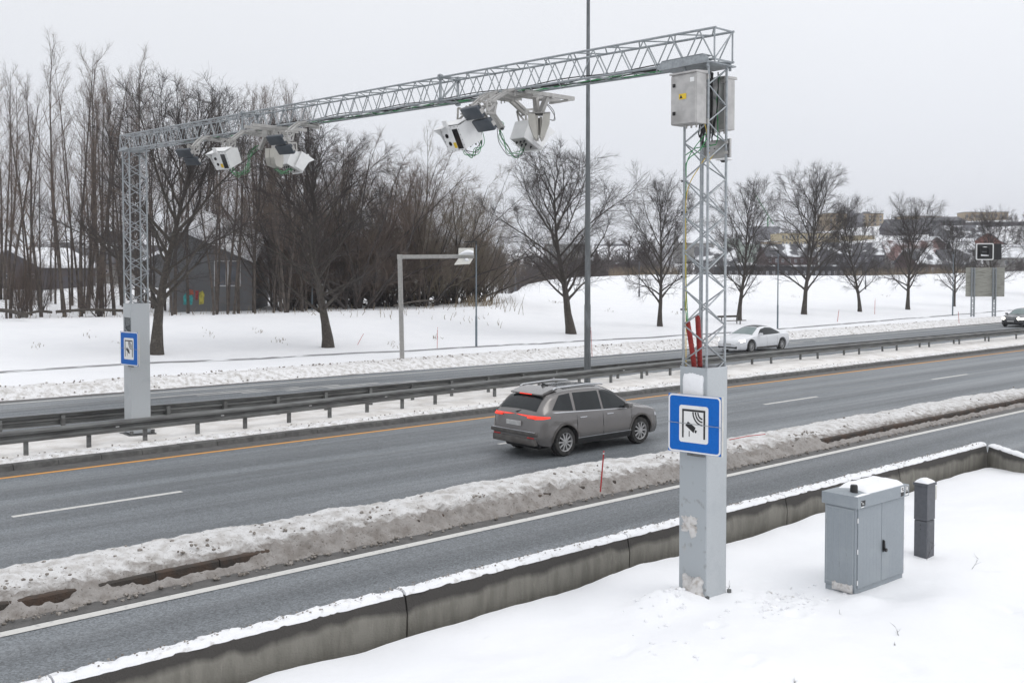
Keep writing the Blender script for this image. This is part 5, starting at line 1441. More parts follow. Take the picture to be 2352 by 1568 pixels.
def grow(rng, p, d, L, r0, r1, k, wob, up, droop=0.):
    P = [p]; st = L / k
    for i in range(k):
        d = nrm(d + rng.normal(0, wob, 3) + np.array([0, 0, up - droop * i / k])); P.append(P[-1] + d * st)
    return np.array(P), np.linspace(r0, r1, k + 1)
def around(rng, d, ang, phi=None):
    a = nrm(np.cross(d, [.3, .2, 1] if abs(d[2]) < .9 else [1, .2, .1])); b = np.cross(d, a)
    phi = rng.uniform(0, 2 * pi) if phi is None else phi
    return nrm(d * cos(ang) + (a * cos(phi) + b * sin(phi)) * sin(ang))
def pt(P, f):
    x = f * (len(P) - 1); i = min(int(x), len(P) - 2); return P[i] + (P[i + 1] - P[i]) * (x - i), nrm(P[i + 1] - P[i])
def make_tree(seed, kind, H):
    rng = np.random.default_rng(seed); tk, cr = Twigs(), Twigs()
    def twigs(P, n, L, r, ang=.75, f0=.15, up=.06):
        for i in range(n):
            q, d = pt(P, f0 + (1 - f0) * (i + rng.random()) / n)
            A, R_ = grow(rng, q, around(rng, d, rng.normal(ang, .2)), L * rng.uniform(.5, 1.2), r, r * .45, 2, .16, up); cr.add(A, R_)
    def sub(P, r, L, lv, n, up, ang=.7, f0=.2):
        """secondary, tertiary ... branches along P"""
        for i in range(n):
            f = f0 + (1 - f0) * (i + rng.random()) / n
            q, d = pt(P, f); l = L * (1.12 - .62 * f) * rng.uniform(.6, 1.2)
            A, R_ = grow(rng, q, around(rng, d, rng.normal(ang, .18)), l, r * (1.1 - .55 * f), r * .30, 4 if lv > 1 else 3, .13, up); cr.add(A, R_)
            if lv > 1: sub(A, .0085, l * .55, lv - 1, max(3, int(n * .5)), up, ang * .92)
            else: twigs(A, 4, .58 * min(1., H / 11), .0048, .55, .1, up)
        A, R_ = grow(rng, P[-1], nrm(P[-1] - P[-2]), L * .35, r * .4, r * .2, 3, .15, up); cr.add(A, R_); twigs(A, 5, .3, .005)
    if kind == 'lime':
        lean = np.array([rng.normal(0, .03), rng.normal(0, .03), 1.]); r0 = H * .0205
        P, R_ = grow(rng, np.array([0, 0, -.3]), nrm(lean), H * .94, r0, .02, 14, .035, .03)
        R_ = r0 * np.array([1.35, 1.02] + [max(.03, .92 - .95 * ((i - 1) / 13) ** .75) for i in range(2, 15)]); tk.add(P, R_)
        nl = 27
        for i in range(nl):
            g = (i / nl) ** 1.1; f = .19 + .74 * g; q, d = pt(P, f)
            ang = rng.normal(.98 - .66 * g, .09)
            reach = H * .25 * (sin(pi * min(1, .30 + .70 * g)) ** .7 * .9 + .10) * rng.uniform(.85, 1.12)
            L = reach / max(.34, sin(ang) * .86); L = min(L, H * (1.0 - f) * 1.02 + .5)
            r = r0 * (.40 - .28 * g) * rng.uniform(.8, 1.15)
            A, RR = grow(rng, q, around(rng, np.array([0, 0, 1.]), ang, i * 2.4 + rng.normal(0, .3)), L, r, .010, 10, .08, .018 if g < .5 else .02)
            RR = r * (1 - np.linspace(0, 1, 11) ** .7 * .86)
            (tk if r > .045 else cr).add(A, RR)
            sub(A, .021, L * .40, 2, max(4, int(3.0 * L * 11.5 / H)), .03, .64, .12)
        sub(P[8:], .016, H * .12, 2, 7, .05, .5, .1)
    elif kind == 'tall':
        r0 = H * .0078
        P, R_ = grow(rng, np.array([0, 0, -.3]), nrm(np.array([rng.normal(0, .028), rng.normal(0, .028), 1.])), H * .98, r0, .012, 16, .024, .03); tk.add(P, R_)
        tops = [P]
        if rng.random() < .35:
            q, d = pt(P, rng.uniform(.3, .5)); A, RR = grow(rng, q, around(rng, d, .2), H * .5, r0 * .6, .012, 10, .04, .08); tk.add(A, RR); tops.append(A)
        for T in tops:
            nl = 24 if T is P else 13
            for i in range(nl):
                f = (.26 if T is P else .1) + (.72 if T is P else .88) * (i + rng.random()) / nl; q, d = pt(T, f)
                L = H * (.25 - .17 * f) * rng.uniform(.6, 1.3); r = r0 * (.34 - .24 * f)
                A, RR = grow(rng, q, around(rng, np.array([0, 0, 1.]), rng.normal(.78 - .25 * f, .15)), L, max(.008, r), .006, 6, .09, .10); cr.add(A, RR)
                sub(A, .0085, L * .45, 1, 8, .06, .5, .15)
        for i in range(10):                                             # dead low side twigs
            q, d = pt(P, rng.uniform(.05, .3)); A, RR = grow(rng, q, around(rng, np.array([0, 0, 1.]), 1.3), H * .07 * rng.uniform(.4, 1.2), .012, .004, 4, .15, 0); cr.add(A, RR); twigs(A, 4, .4, .005)
    elif kind == 'bush':
        ns = 14
        for i in range(ns):
            ang = abs(rng.normal(0, .44)) + .04; L = H * rng.uniform(.72, 1.0) / max(.75, cos(ang)) ** .3; r = H * .0085 * rng.uniform(.6, 1.2)
            A, RR = grow(rng, np.array([rng.normal(0, .35), rng.normal(0, .35), -.2]), around(rng, np.array([0, 0, 1.]), ang, i * 2.4), L, r, .008, 9, .07, .035); tk.add(A, RR)
            for j in range(14):
                f = .06 + .92 * (j + rng.random()) / 14; q, d = pt(A, f); l = H * (.30 - .19 * f) * rng.uniform(.6, 1.3)
                B, RB = grow(rng, q, around(rng, d, rng.normal(.62, .2)), l, max(.008, r * .3 * (1.1 - f)), .005, 5, .12, .04); cr.add(B, RB)
                sub(B, .007, l * .5, 1, 7, .03, .6, .1)
    elif kind == 'far':
        P, R_ = grow(rng, np.array([0, 0, -.5]), np.array([0, 0, 1.]), H, H * .016, .03, 6, .05, .03); tk.add(P, R_)
        for i in range(16):
            f = .15 + .8 * i / 16; q, d = pt(P, f); L = H * (.42 - .25 * f) * rng.uniform(.7, 1.2)
            A, RR = grow(rng, q, around(rng, np.array([0, 0, 1.]), rng.normal(.8 - .3 * f, .15), i * 2.4), L, .07, .03, 4, .10, .06); cr.add(A, RR)
            for j in range(6):
                q2, d2 = pt(A, .2 + .8 * (j + rng.random()) / 6); B, RB = grow(rng, q2, around(rng, d2, .65), L * .4, .035, .02, 3, .15, .05); cr.add(B, RB)
                for k in range(3):
                    q3, d3 = pt(B, .3 + .7 * rng.random()); D, RD = grow(rng, q3, around(rng, d3, .7), L * .22, .02, .012, 2, .2, .05); cr.add(D, RD)
    return tk, cr
BARK = {'lime': 'bark', 'tall': 'birch', 'bush': 'twig', 'far': 'bark'}
PROTO = {}
def tree(kind, var, name, label, loc, h, rz, group, sx=1., twig='twig'):
    key = (kind, var, twig)
    if key not in PROTO:
        H = {'lime': 11.5, 'tall': 18., 'bush': 9., 'far': 9.}[kind]
        kb = (kind, var)
        tk, cr = make_tree(hash((len(kind), var)) % 1000 + 17 * var, kind, H)
        PROTO[key] = (tk.mesh('trunk', M[BARK[kind]], True), cr.mesh('crown', M[twig], False), H)
    tm, cm_, H = PROTO[key]; s = h / H
    t = thing(name, label, 'tree', loc, rz, group); t.scale = (s * sx, s * sx, s)
    for nm, me in (('trunk', tm), ('crown', cm_)):
        o = bpy.data.objects.new(nm, me); COL.objects.link(o); o.parent = t
    return t
def ground_at(x, y, z=.4):
    p = gz(x, y, z)
    for _ in range(6):
        u, n = UN(p.x, p.y); p = gz(x, y, min(3.8, ground_z(u, n)))
    return p
# the avenue of park trees along the footpath
AV = [(359, 816, 170, 'lime', 0, 1.15, .3, 'biggest park tree, its trunk just right of the far gantry column'),
      (754, 797, 292, 'lime', 1, 1.25, 1.2, 'broad dark park tree in front of the brown thicket'),
      (1313, 766, 335, 'lime', 2, 1.25, 2.5, 'big single park tree left of the tall lamp mast'),
      (1516, 750, 412, 'lime', 3, .90, .6, 'park tree just left of the near gantry column'),
      (1697, 738, 412, 'lime', 1, .88, 3.4, 'park tree beside the bench, right of the near column'),
      (1846, 724, 382, 'lime', 2, .95, 4.4, 'tallest park tree right of the near column, above the slim lamp'),
      (1975, 718, 462, 'lime', 0, .9, 2.2, 'slim park tree left of the widest double-topped one'),
      (2085, 713, 455, 'lime', 3, .96, 5.3, 'double-topped park tree with low fork, left of the big sign back'),
      (2191, 706, 500, 'lime', 1, .86, 5.0, 'park tree behind the slim lamp beside the big sign back'),
      (2283, 696, 478, 'lime', 2, .92, 1.0, 'park tree standing behind the big sign back'),
      (2385, 690, 500, 'lime', 0, 1.0, 3.0, 'park tree cut by the right edge, only its left twigs showing')]
for x, y, yt, kd, v, sx, rz, lab in AV:
    p = gz(x, y, .40); h = at(x, yt, p.y).z - p.z
    tree(kd, v, 'park_tree', lab, p, h, rz, 'bare park trees along the footpath', sx)
# the tall trees on the snow mound at the left
TALL = [(24, 731, 195), (95, 728, 172), (150, 728, 95), (186, 727, 105), (232, 726, 150), (262, 724, 160), (330, 722, 128), (402, 722, 178), (432, 720, 215), (498, 722, 250), (548, 720, 240), (583, 718, 195), (645, 716, 200), (690, 714, 225), (962, 705, 282)]
TL = ['pale-barked leaning tree at the left edge of the photo', 'mossy dark trunk near the left edge', 'tallest tree of the grove, its top highest against the sky', 'second of two close tall trees left of the far column',
      'thin tree between the tallest tree and the far column', 'tall tree just left of the far column', 'tall tree rising directly behind the far column', 'tall tree right of the biggest park tree', 'thin grove tree in front of the graffiti wall', 'leaning grove tree before the snowy house roof',
      'slim grove tree left of the house window', 'tall pale double trunk at the right corner of the grey house', 'tall grove tree where the brown thicket begins', 'tall grove tree behind the slim lamp in the thicket', 'single pale tree towering above the right half of the thicket']
for i, ((x, y, yt), lab) in enumerate(zip(TALL, TL)):
    p = ground_at(x, y, 1.5); h = at(x, yt, p.y).z - p.z
    tree('tall', i % 4, 'forest_tree', lab, p, h, i * 1.7, 'tall bare trees of the grove', 1. if i != 14 else .9, 'twig_brown' if i != 14 else 'twig_olive')
rnd = random.Random(21)
for i in range(78):                                                    # the rest of the grove: nothing tells these apart
    x = rnd.uniform(-60, 720); Y = rnd.uniform(88, 98) if 395 < x < 600 and i % 5 < 2 else rnd.uniform(70, 96); yt = rnd.uniform(185, 330) if x > 430 else rnd.uniform(140, 330)
    q = at(x, 600, Y); u, n = UN(q.x, q.y); p = Vector((q.x, q.y, ground_z(u, n))); h = at(x, yt, Y).z - p.z
    tree('tall', rnd.randrange(4), 'forest_tree', 'slender bare trunk among the crowd of grove trees on the snow mound', p, h, rnd.uniform(0, 6.28), 'slender trunks filling the grove', rnd.uniform(.7, 1.), 'twig_brown')
for i in range(5):
    x = rnd.uniform(-30, 330); Y = rnd.uniform(69, 84); q = at(x, 600, Y); u, n = UN(q.x, q.y)
    tree('bush', i % 3, 'undergrowth_sapling', 'low many-stemmed sapling among the grove trunks on the snow mound', Vector((q.x, q.y, ground_z(u, n))), rnd.uniform(4., 6.5), i * 1.3, 'low saplings under the grove', .7, 'twig_brown')
# brown thicket
TH_ = [(668, 713, 330, .85, 0), (712, 712, 300, 1.0, 1), (770, 711, 285, 1.1, 2), (830, 709, 300, 1.2, 0), (880, 706, 335, 1.1, 1), (930, 705, 345, 1.15, 2), (985, 703, 365, 1.1, 0), (1040, 700, 375, 1.05, 1), (1085, 698, 430, 1.1, 2), (1118, 692, 500, 1.25, 0),
       (860, 704, 420, 1.3, 2), (960, 702, 430, 1.3, 1), (1050, 696, 470, 1.3, 0), (740, 708, 400, 1.3, 0), (800, 708, 440, 1.3, 1), (910, 704, 520, 1.4, 0), (1010, 700, 540, 1.4, 2), (690, 712, 500, 1.4, 1), (1090, 695, 560, 1.4, 1)]
for i, (x, y, yt, sx, v) in enumerate(TH_):
    p = ground_at(x, y, 1.5); p.y += (i % 3) * 2.5; p.x += (i % 3) * 2.5 * (x - 1176) / FPX; h = at(x, yt, p.y).z - p.z
    ol = x > 950
    lab = {9: 'low spreading thicket bush at the right end, over the reeds', 8: 'olive-brown bush where the thicket slopes down to the right'}.get(i)
    lab = lab or ('many-stemmed olive-brown tree in the right half of the thicket' if ol else 'many-stemmed brown tree in the dense left half of the thicket')
    tree('bush', v, 'thicket_tree', lab, p, h, i * 2.1, 'olive thicket trees' if ol else 'brown thicket trees', sx, 'twig_olive' if ol else 'twig_brown')
# scattered bare trees between the ridge and the town; and the town wood, too many and small to count
rnd = random.Random(8)
def wood():
    mt, mc = [], []
    for v in range(3): mt.append(make_tree(90 + v, 'far', 9.))
    V, F, n = [], [], 0
    for i in range(960):
        x = rnd.uniform(1080, 1500) if i < 190 else rnd.uniform(1400, 2420) if i < 820 else rnd.uniform(-40, 1150)
        Y = rnd.uniform(180, 340) if i < 190 else rnd.uniform(215, 330) if i < 350 else rnd.uniform(330, 650) if i < 820 else rnd.uniform(180, 420)
        q = at(x, 600, Y); u, nn = UN(q.x, q.y); z = ground_z(u, nn); s = rnd.uniform(.6, 1.1) * (1. if i < 190 or i >= 820 else .72 if i < 350 else .62); a = rnd.uniform(0, 6.28)
        for T in mt[rnd.randrange(3)]:
            A = np.concatenate(T.V); B = np.empty_like(A); c_, s_ = cos(a), sin(a)
            B[:, 0] = (A[:, 0] * c_ - A[:, 1] * s_) * s * 1.15 + q.x; B[:, 1] = (A[:, 0] * s_ + A[:, 1] * c_) * s * 1.15 + q.y; B[:, 2] = A[:, 2] * s + z
            V.append(B); F.append(np.concatenate(T.F) + n); n += len(B)
    t = Twigs(); t.V = V; t.F = F
    o = bpy.data.objects.new('far_woods', t.mesh('far_woods', M['fartwig'], False)); COL.objects.link(o); o['kind'] = 'stuff'
M['fartwig'] = mat('far twigs', (.075, .062, .06), .9, c2=(.10, .085, .08), scale=.02)
wood()
# reeds and straw on the ridge
def straw(name, pts, hmin, hmax, k, seed, m_='straw'):
    r_ = random.Random(seed); t = Twigs()
    for i in range(k):
        x, y, Y = pts(r_)
        q = at(x, 600, Y); u, n = UN(q.x, q.y); z = ground_z(u, n); h = r_.uniform(hmin, hmax)
        a = np.array([q.x, q.y, z - .05]); b = a + np.array([r_.gauss(0, .25) * h, r_.gauss(0, .25) * h, h]); t.add([a, (a + b) / 2 + np.array([r_.gauss(0, .05), 0, 0]), b], [.022, .015, .006])
    o = bpy.data.objects.new(name, t.mesh(name, M[m_], False)); COL.objects.link(o); o['kind'] = 'stuff'
def ridge(r_):
    x = r_.choice((r_.uniform(1940, 2300), r_.uniform(1400, 1560), r_.uniform(2000, 2250))); return x, 0, lerp(x, DCREST) + r_.uniform(-1, 4)
straw('dry_grass', ridge, .5, 1.5, 1500, 3)
straw('reeds', lambda r_: (r_.gauss(1105, 38), 0, r_.uniform(80, 90)), .4, 1.1, 160, 4)
def tufts(r_):
    c = r_.choice(((1283, 98), (1275, 97), (82, 53), (1830, 118), (1560, 90), (640, 58), (900, 57), (1000, 62), (280, 55), (2030, 125), (590, 62), (480, 60), (1400, 90), (1700, 105), (200, 58)))
    return c[0] + r_.gauss(0, 9), 0, c[1] + r_.gauss(0, .8)
straw('dry_grass', tufts, .08, .24, 170, 5)
straw('dry_grass', lambda r_: (r_.uniform(0, 1150), 0, r_.uniform(70, 80)), .15, .6, 260, 6)
# fallen trunks at the edge of the grove
for i, (a, b, r_, lab) in enumerate((((-10, 712, 66), (62, 726, 65), .13, 'fallen branch sloping down at the left edge of the grove'), ((60, 721, 67), (118, 717, 69), .09, 'fallen log lying left of the mossy trunk'), ((128, 716, 69), (290, 714, 71), .10, 'long fallen log lying between grove trunks left of the far column'), ((905, 702, 76), (1000, 690, 79), .07, 'snow-dusted fallen branch low in the thicket'))):
    p, q = at(*a), at(*b); m = MB(); m.tube(smooth([p - p, (q - p) * .5 + Vector((0, 0, .12)), q - p], 4), r_, 7); o = m.build('fallen_log', M['bark'], None, True); o.location = p; tag(o, lab, 'log')
#PART7
# ------------------------------------------------------------------ houses
def facade(nm, c, c2=None, sc=.5): M[nm] = mat(nm, c, .8, c2=c2 or tuple(x * .85 for x in c), scale=sc)
facade('grey timber', (.14, .143, .148)); facade('dark timber', (.035, .034, .038)); facade('ochre render', (.36, .275, .165)); facade('pale yellow render', (.46, .385, .235)); facade('grey render', (.20, .20, .215))
facade('pale green render', (.36, .42, .37)); facade('brick red', (.25, .085, .055)); facade('oxblood timber', (.075, .044, .042)); facade('violet grey cladding', (.085, .08, .09)); facade('grey stone', (.24, .235, .22)); facade('white timber', (.55, .55, .56)); facade('blue grey cladding', (.10, .13, .16))
M['roof_snow'] = mat('roof snow', (.84, .85, .87), .6, c2=(.70, .71, .74), scale=.4)
M['roof_patchy'] = mat('slate roof with patchy snow', (.085, .085, .092), .8, c2=(.80, .81, .83), scale=.3, mixr=(.52, .62), stretch=(1, 1, .6))
M['roof_dark'] = mat('dark roof', (.06, .06, .066), .8, c2=(.09, .09, .096), scale=.3)
M['roof_red'] = mat('red tile roof with snow', (.16, .085, .075), .8, c2=(.76, .76, .78), scale=.3, mixr=(.48, .60))
M['winglass'] = mat('window glass', (.05, .055, .065), .15, c2=(.10, .11, .13), scale=.6)
def house(name, label, x0, x1, yt, yb, Y, wall, roof='flat', rm='roof_dark', wins=None, yaw=0., depth=None, gable='x', eave=.35, frame='white timber', group=None, wall_top=None):
    """box house whose front spans photo x0..x1 at distance Y; wall top yt, base yb"""
    s = FPX / Y; cx = (x0 + x1) / 2
    p = at(cx, yb, Y); w = (x1 - x0) / s; h = (yb - yt) / s; d = depth or w * .7
    t = thing(name, label, 'house' if name == 'house' else 'building', p, R(yaw), group)
    m = MB(); m.box(-w / 2, w / 2, 0, d, -3, h)
    rh = 0
    if roof == 'gable':
        rh = eave * w if gable == 'x' else eave * d
        if gable == 'x': m.prism([(-w / 2, h), (w / 2, h), (0, h + rh)], .02, d - .02)
        else: m.prism([(.0, h), (d, h), (d / 2, h + rh)], -w / 2 + .02, w / 2 - .02, axis='x')
    m.build('wall', M[wall], t)
    m = MB(); th = .25
    if roof == 'gable':
        if gable == 'x':
            k = th * 1.2; o_ = .3
            m.prism([(-w / 2 - o_, h - o_ * 2 * eave), (0, h + rh), (w / 2 + o_, h - o_ * 2 * eave), (w / 2 + o_, h - o_ * 2 * eave + k), (0, h + rh + k), (-w / 2 - o_, h - o_ * 2 * eave + k)], -.5, d + .5)
        else:
            o_ = .4; sl = rh / (d / 2)
            m.prism([(-o_, h - o_ * sl), (d / 2, h + rh), (d + o_, h - o_ * sl), (d + o_, h - o_ * sl + th), (d / 2, h + rh + th), (-o_, h - o_ * sl + th)], -w / 2 - .4, w / 2 + .4, axis='x')
    elif roof == 'shed':
        m.prism([(-.4, h), (d + .4, h + d * eave), (d + .4, h + d * eave + th), (-.4, h + th)], -w / 2 - .3, w / 2 + .3, axis='x')
        q = MB(); q.prism([(.02, h), (d - .02, h), (d - .02, h + d * eave - .02)], -w / 2 + .01, w / 2 - .01, axis='x'); q.build('upper_wall', M[wall], t)
    else:
        m.box(-w / 2 - .25, w / 2 + .25, -.25, d + .25, h + .002, h + th * 1.4)
    m.build('roof', M[rm], t)
    if wins:
        nx, nz, fw, fh, za, zb = wins
        proto = None
        for i in range(nx):
            for j in range(nz):
                cxw = -w / 2 + w * (i + .5) / nx; cz = h * (za + (zb - za) * (j + .5) / nz); ww, hh = w / nx * fw, h * (zb - za) / nz * fh
                if proto is None:
                    q = MB(); q.box(-ww / 2 - .08, ww / 2 + .08, -.09, -.01, -hh / 2 - .08, hh / 2 + .08); f = q.build('window', M[frame], t)
                    g = MB(); g.box(-ww / 2, -.04, -.11, -.091, -hh / 2, hh / 2); g.box(.04, ww / 2, -.11, -.091, -hh / 2, hh / 2); gl = g.build('pane', M['winglass'], f); f.location = (cxw, 0, cz); proto = (f, gl)
                else:
                    f = proto[0].copy(); COL.objects.link(f); f.location = (cxw, 0, cz); g = proto[1].copy(); COL.objects.link(g); g.parent = f
    return t, w, h, d
# by the grove
def grey_house():
    t, w, h, d = house('house', 'dark grey timber house with snowy sloping roof and graffiti, behind the grove', 392, 578, 604, 704, 79, 'grey timber', None, 'roof_snow', None, 6, 9)
    for o in list(t.children):
        if o.name.startswith('roof'): bpy.data.objects.remove(o)
    m = MB(); sl = 1.9
    m.prism([(-w / 2 + .02, h + .02), (w / 2 - .02, h + .02), (-w / 2 + 1.2, h + 2.35), (-w / 2 + .02, h + 2.3)], .0, d); m.build('gable_wall', M['grey timber'], t)
    m = MB(); m.add([(-w / 2 + .8, -.6, h + 2.5), (w / 2 + .3, -.6, h - .02), (w / 2 + .6, 5, h + 2.0), (-w / 2 + 1.2, 5, h + 4.2), (-w / 2 + .8, -.6, h + 2.8), (w / 2 + .3, -.6, h + .28), (w / 2 + .6, 5, h + 2.3), (-w / 2 + 1.2, 5, h + 4.5)], [(0, 1, 2, 3), (7, 6, 5, 4), (0, 4, 5, 1), (1, 5, 6, 2), (2, 6, 7, 3), (3, 7, 4, 0)]); m.build('roof', M['roof_snow'], t)
    for x0, x1 in ((w / 2 - 2.75, w / 2 - 2.0), (w / 2 - 1.75, w / 2 - .95)):
        m = MB(); m.box(x0 - .1, x1 + .1, -.10, -.01, 1.0 + .55, 3.55); f = m.build('window', M['white timber'], t)
        m = MB(); m.box(x0, x1, -.13, -.101, 1.65, 3.45); m.build('pane', M['winglass'], f)
    m = MB(); k = 16                                                    # lap boards
    for i in range(k): m.box(-w / 2, w / 2 - 3, -.03, -.002, h * i / k + .02, h * (i + 1) / k - .02)
    m.build('cladding', M['grey timber'], t)
    for i, (c, pl) in enumerate((((.05, .36, .36), [(0, 0), (.9, 0), (1.0, .7), (.8, 1.25), (.3, 1.3), (0, .9)]), ((.40, .10, .06), [(.5, 1.0), (1.1, 1.1), (1.0, 1.6), (.6, 1.65)]), ((.32, .05, .05), [(1.25, .5), (1.5, .5), (1.6, 1.5), (1.25, 1.5)]), ((.48, .43, .08), [(1.62, .0), (2.1, .1), (2.2, 1.1), (2.0, 1.5), (1.65, 1.3)]))):
        nm = 'graffiti paint %d' % i; M[nm] = mat(nm, c, .7, c2=tuple(x * .6 for x in c), scale=5)
        m = MB(); m.prism([(-w / 2 + 1.05 + a * .72, .15 + b * .72) for a, b in pl], -.045 - .004 * i, -.031 - .004 * i); m.build('graffiti', M[nm], t)
grey_house()
house('house', 'grey house with two upper windows behind the snowy-roofed grey house', 505, 590, 553, 640, 100, 'grey render', 'shed', 'roof_snow', (2, 1, .45, .55, .35, 1), -4, 8, eave=.32)
house('house', 'long low house with snow-streaked roof left of the far column', 95, 300, 604, 646, 120, 'grey stone', 'gable', 'roof_patchy', (5, 1, .35, .3, .3, .8), 8, 9, 'y', .25)
house('house', 'house with white pitched roof edge at the left edge of the photo', -60, 105, 612, 660, 104, 'violet grey cladding', 'gable', 'roof_snow', (3, 1, .3, .3, .3, .8), -12, 9, 'x', .24)
house('house', 'house with snowy gable roof seen between trunks near the far column', 190, 330, 560, 612, 150, 'violet grey cladding', 'gable', 'roof_snow', (4, 1, .3, .3, .3, .8), 5, 10, 'x', .22)
house('house', 'low white-roofed house seen through the thin trunks right of the far column', 330, 400, 600, 652, 112, 'grey timber', 'gable', 'roof_snow', (2, 1, .3, .3, .3, .8), 10, 8, 'x', .25)
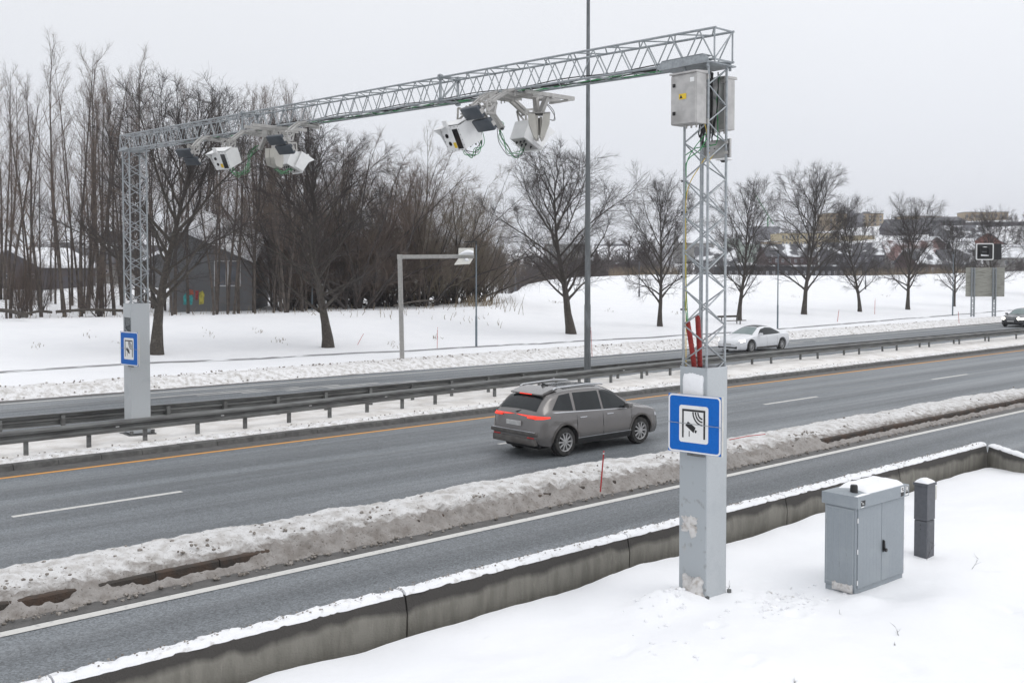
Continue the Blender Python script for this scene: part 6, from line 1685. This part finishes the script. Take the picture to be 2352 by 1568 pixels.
# the town
TOWN = [('building', 'tall ochre and grey apartment tower on the town skyline', 1899, 2032, 491, 566, 620, 'ochre render', 'flat', 'roof_dark', (10, 8, .34, .55, .05, .97), 8, 16),
        ('building', 'lower grey apartment block right of the ochre tower', 2030, 2042, 506, 556, 640, 'grey stone', 'flat', 'roof_dark', (2, 5, .4, .5, .05, .95), 8, 16),
        ('building', 'ochre apartment block on the skyline behind the double-topped tree', 2077, 2166, 497, 530, 700, 'ochre render', 'flat', 'roof_dark', (9, 3, .35, .5, .1, .95), 6, 14),
        ('building', 'highest ochre block with white-framed windows at the upper right', 2217, 2314, 488, 520, 680, 'ochre render', 'flat', 'roof_dark', (9, 2, .3, .6, .1, .95), -4, 14),
        ('building', 'long pale yellow building above the seventh park tree', 1792, 1930, 536, 570, 480, 'pale yellow render', 'flat', 'roof_patchy', (16, 2, .4, .45, .1, .95), 6, 14),
        ('building', 'low pale yellow annexe with snowy roof right of the long yellow building', 1948, 2010, 541, 562, 500, 'pale yellow render', 'flat', 'roof_snow', None, 4, 10),
        ('house', 'dark slate-roofed terrace below the skyline ochre block', 2044, 2150, 526, 548, 520, 'violet grey cladding', 'gable', 'roof_dark', (8, 1, .3, .4, .3, .9), 10, 12, 'y', .4),
        ('building', 'black flat-roofed house with lit windows below the highest ochre block', 2130, 2215, 508, 535, 560, 'dark timber', 'shed', 'roof_dark', (5, 2, .4, .4, .2, .9), -8, 14, 'y', .2),
        ('building', 'dark timber building at the upper right edge of the town', 2240, 2400, 511, 548, 560, 'dark timber', 'flat', 'roof_dark', (8, 2, .3, .4, .2, .9), 4, 14),
        ('house', 'grey house with big snow-patched roof above the sign back', 2150, 2260, 552, 568, 460, 'grey render', 'gable', 'roof_patchy', (6, 1, .3, .5, .2, .9), -14, 16, 'y', .42),
        ('house', 'orange brick gabled house right of the snow-patched roof', 2222, 2312, 560, 590, 420, 'brick red', 'gable', 'roof_patchy', (4, 2, .2, .5, .1, .9), 12, 14, 'x', .28),
        ('house', 'small red gabled house with white bargeboards and yellow base', 2125, 2178, 563, 588, 400, 'oxblood timber', 'gable', 'roof_snow', (4, 1, .4, .5, .3, .9), 4, 10, 'x', .36),
        ('building', 'blue grey terrace with snowy roof in the middle of the town', 2030, 2125, 556, 588, 440, 'blue grey cladding', 'flat', 'roof_patchy', (8, 2, .5, .5, .1, .9), -6, 14),
        ('house', 'dark house with snow on its roof left of the red gabled house', 2086, 2130, 572, 600, 380, 'violet grey cladding', 'gable', 'roof_patchy', (4, 1, .3, .4, .2, .9), 12, 10, 'y', .4),
        ('house', 'dark house with snowy eaves left of the orange brick house', 2190, 2240, 572, 596, 390, 'dark timber', 'gable', 'roof_snow', (3, 1, .3, .4, .2, .9), -8, 10, 'y', .4),
        ('building', 'long low dark red building behind the right half of the ridge', 1668, 1985, 612, 640, 240, 'dark timber', 'flat', 'roof_patchy', (22, 1, .3, .35, .15, .8), 3, 12),
        ('building', 'long dark brown shed on the valley floor behind the big single tree', 1240, 1490, 606, 650, 230, 'oxblood timber', 'flat', 'roof_patchy', None, -4, 12),
        ('house', 'red house half hidden by twigs left of the big sign back', 2105, 2165, 605, 640, 250, 'oxblood timber', 'gable', 'roof_patchy', (4, 1, .3, .4, .2, .9), 12, 10, 'y', .35),
        ('house', 'grey house low behind the ridge near the slim lamp', 2170, 2240, 606, 640, 260, 'grey timber', 'gable', 'roof_patchy', (5, 1, .3, .4, .2, .9), -4, 10, 'y', .35),
        ('house', 'pink-roofed row of houses under the blue grey terrace', 2040, 2170, 596, 612, 330, 'grey stone', 'gable', 'roof_red', (10, 1, .3, .4, .2, .9), 6, 12, 'y', .5),
        ('house', 'pale green house behind the fifth park tree', 1708, 1745, 560, 592, 420, 'pale green render', 'gable', 'roof_patchy', (3, 2, .3, .4, .1, .9), 6, 10, 'y', .35),
        ('building', 'pale green flat building just right of the near column', 1668, 1712, 548, 566, 520, 'pale green render', 'flat', 'roof_snow', (4, 1, .4, .4, .2, .9), -6, 12),
        ('building', 'grey cubic building on the skyline right of the near column', 1738, 1792, 522, 560, 600, 'grey render', 'flat', 'roof_dark', None, 10, 14),
        ('building', 'small ochre building left of the long yellow one', 1756, 1792, 556, 584, 440, 'ochre render', 'flat', 'roof_patchy', (3, 2, .4, .4, .1, .9), 0, 10),
        ('house', 'white-roofed house left of the near column behind the avenue', 1560, 1640, 556, 585, 430, 'grey stone', 'gable', 'roof_snow', (5, 1, .3, .4, .2, .9), 6, 12, 'y', .5),
        ('house', 'snow-roofed house between the two park trees left of the near column', 1450, 1545, 566, 592, 400, 'white timber', 'gable', 'roof_snow', (6, 1, .3, .4, .2, .9), -6, 12, 'y', .5),
        ('building', 'pale grey industrial hall behind the big single tree', 1258, 1345, 560, 590, 430, 'grey stone', 'flat', 'roof_snow', (5, 1, .2, .6, .1, .9), 4, 14),
        ('building', 'long grey roofed hall right of the tall lamp mast', 1366, 1452, 562, 580, 520, 'grey render', 'flat', 'roof_patchy', None, -4, 14),
        ('house', 'dark brown house with snowy roof right of the tall lamp mast', 1380, 1470, 596, 625, 280, 'oxblood timber', 'gable', 'roof_snow', (5, 1, .3, .4, .2, .9), 8, 10, 'y', .35),
        ('house', 'grey terrace with snowy roof in the lower town by the bench tree', 1600, 1690, 598, 622, 290, 'grey timber', 'gable', 'roof_patchy', (6, 1, .3, .4, .2, .9), -8, 10, 'y', .35),
        ('house', 'dark red terrace with snow-patched roof behind the tallest right-hand park tree', 1760, 1880, 588, 612, 310, 'oxblood timber', 'gable', 'roof_patchy', (8, 1, .3, .4, .2, .9), 5, 10, 'y', .35),
        ('house', 'violet grey terrace with snowy roof behind the slim park tree', 1900, 2030, 584, 612, 320, 'violet grey cladding', 'gable', 'roof_patchy', (8, 1, .3, .4, .2, .9), -5, 10, 'y', .35),
        ('house', 'grey house with white roof at the right edge below the dark timber building', 2300, 2400, 590, 620, 300, 'grey stone', 'gable', 'roof_snow', (6, 1, .3, .4, .2, .9), 6, 10, 'y', .35)]
for a in TOWN:
    kw = {}
    if len(a) > 13: kw = {'gable': a[13], 'eave': a[14]}
    house(*a[:13], **kw)
t, w, h, d = None, None, None, None
for o in [q for q in bpy.data.objects if q.get('label', '').startswith('tall ochre and grey')]:
    w = (2032 - 1899) / FPX * 620; h = (566 - 491) / FPX * 620
    m = MB(); m.box(-w * .17, w * .13, -.35, -.02, -2, h + .2); m.build('grey_panel', M['grey render'], o)
    m = MB(); m.box(-w * .1, -w * .02, 1, 5, h, h + 2); m.box(w * .2, w * .3, 3, 6, h, h + 1.4); m.build('lift_housing', M['grey render'], o)
p = at(138, 650, 108); t = thing('flag_pole', 'thin white flag pole among the grove trunks left of the far column', 'flag pole', p, 0)
m = MB(); m.lathe([(.07, -1), (.045, at(138, 567, 108).z - p.z)], 8); m.build('pole', M['white'], t, True)
m = MB(); m.lathe([(0, 0), (.08, .06), (.08, .12), (0, .18)], 8, 'z', (0, 0, at(138, 567, 108).z - p.z)); m.build('finial', M['white'], t, True)
# green tower crane behind the town
p = at(1763, 560, 720); t = thing('tower_crane', 'thin green tower crane behind the sixth park tree', 'crane', p, 0)
m = MB(); zz = at(1760, 500, 720).z - p.z
m.tube([(0, 0, -5), (0, 0, zz)], .5, 5); m.build('mast', M['green'], t)
m = MB(); m.tube([(4, 0, zz * .75), (-9, 0, zz * 1.9)], .35, 5); m.build('jib', M['green'], t)
# ------------------------------------------------------------------ winter air
m = MB(); m.box(-900, 900, -60, 1150, -14, 75)
hz = m.build('haze', MATS['bark'], None); hz['kind'] = 'stuff'
hm = bpy.data.materials.new('winter haze'); hm.use_nodes = True; ht = hm.node_tree; ht.nodes.clear()
ho = ht.nodes.new('ShaderNodeOutputMaterial'); hv = ht.nodes.new('ShaderNodeVolumePrincipled')
hv.inputs['Color'].default_value = (.92, .94, 1, 1); hv.inputs['Density'].default_value = .00035; hv.inputs['Anisotropy'].default_value = .2
ht.links.new(hv.outputs[0], ho.inputs['Volume']); hz.data.materials.clear(); hz.data.materials.append(hm)
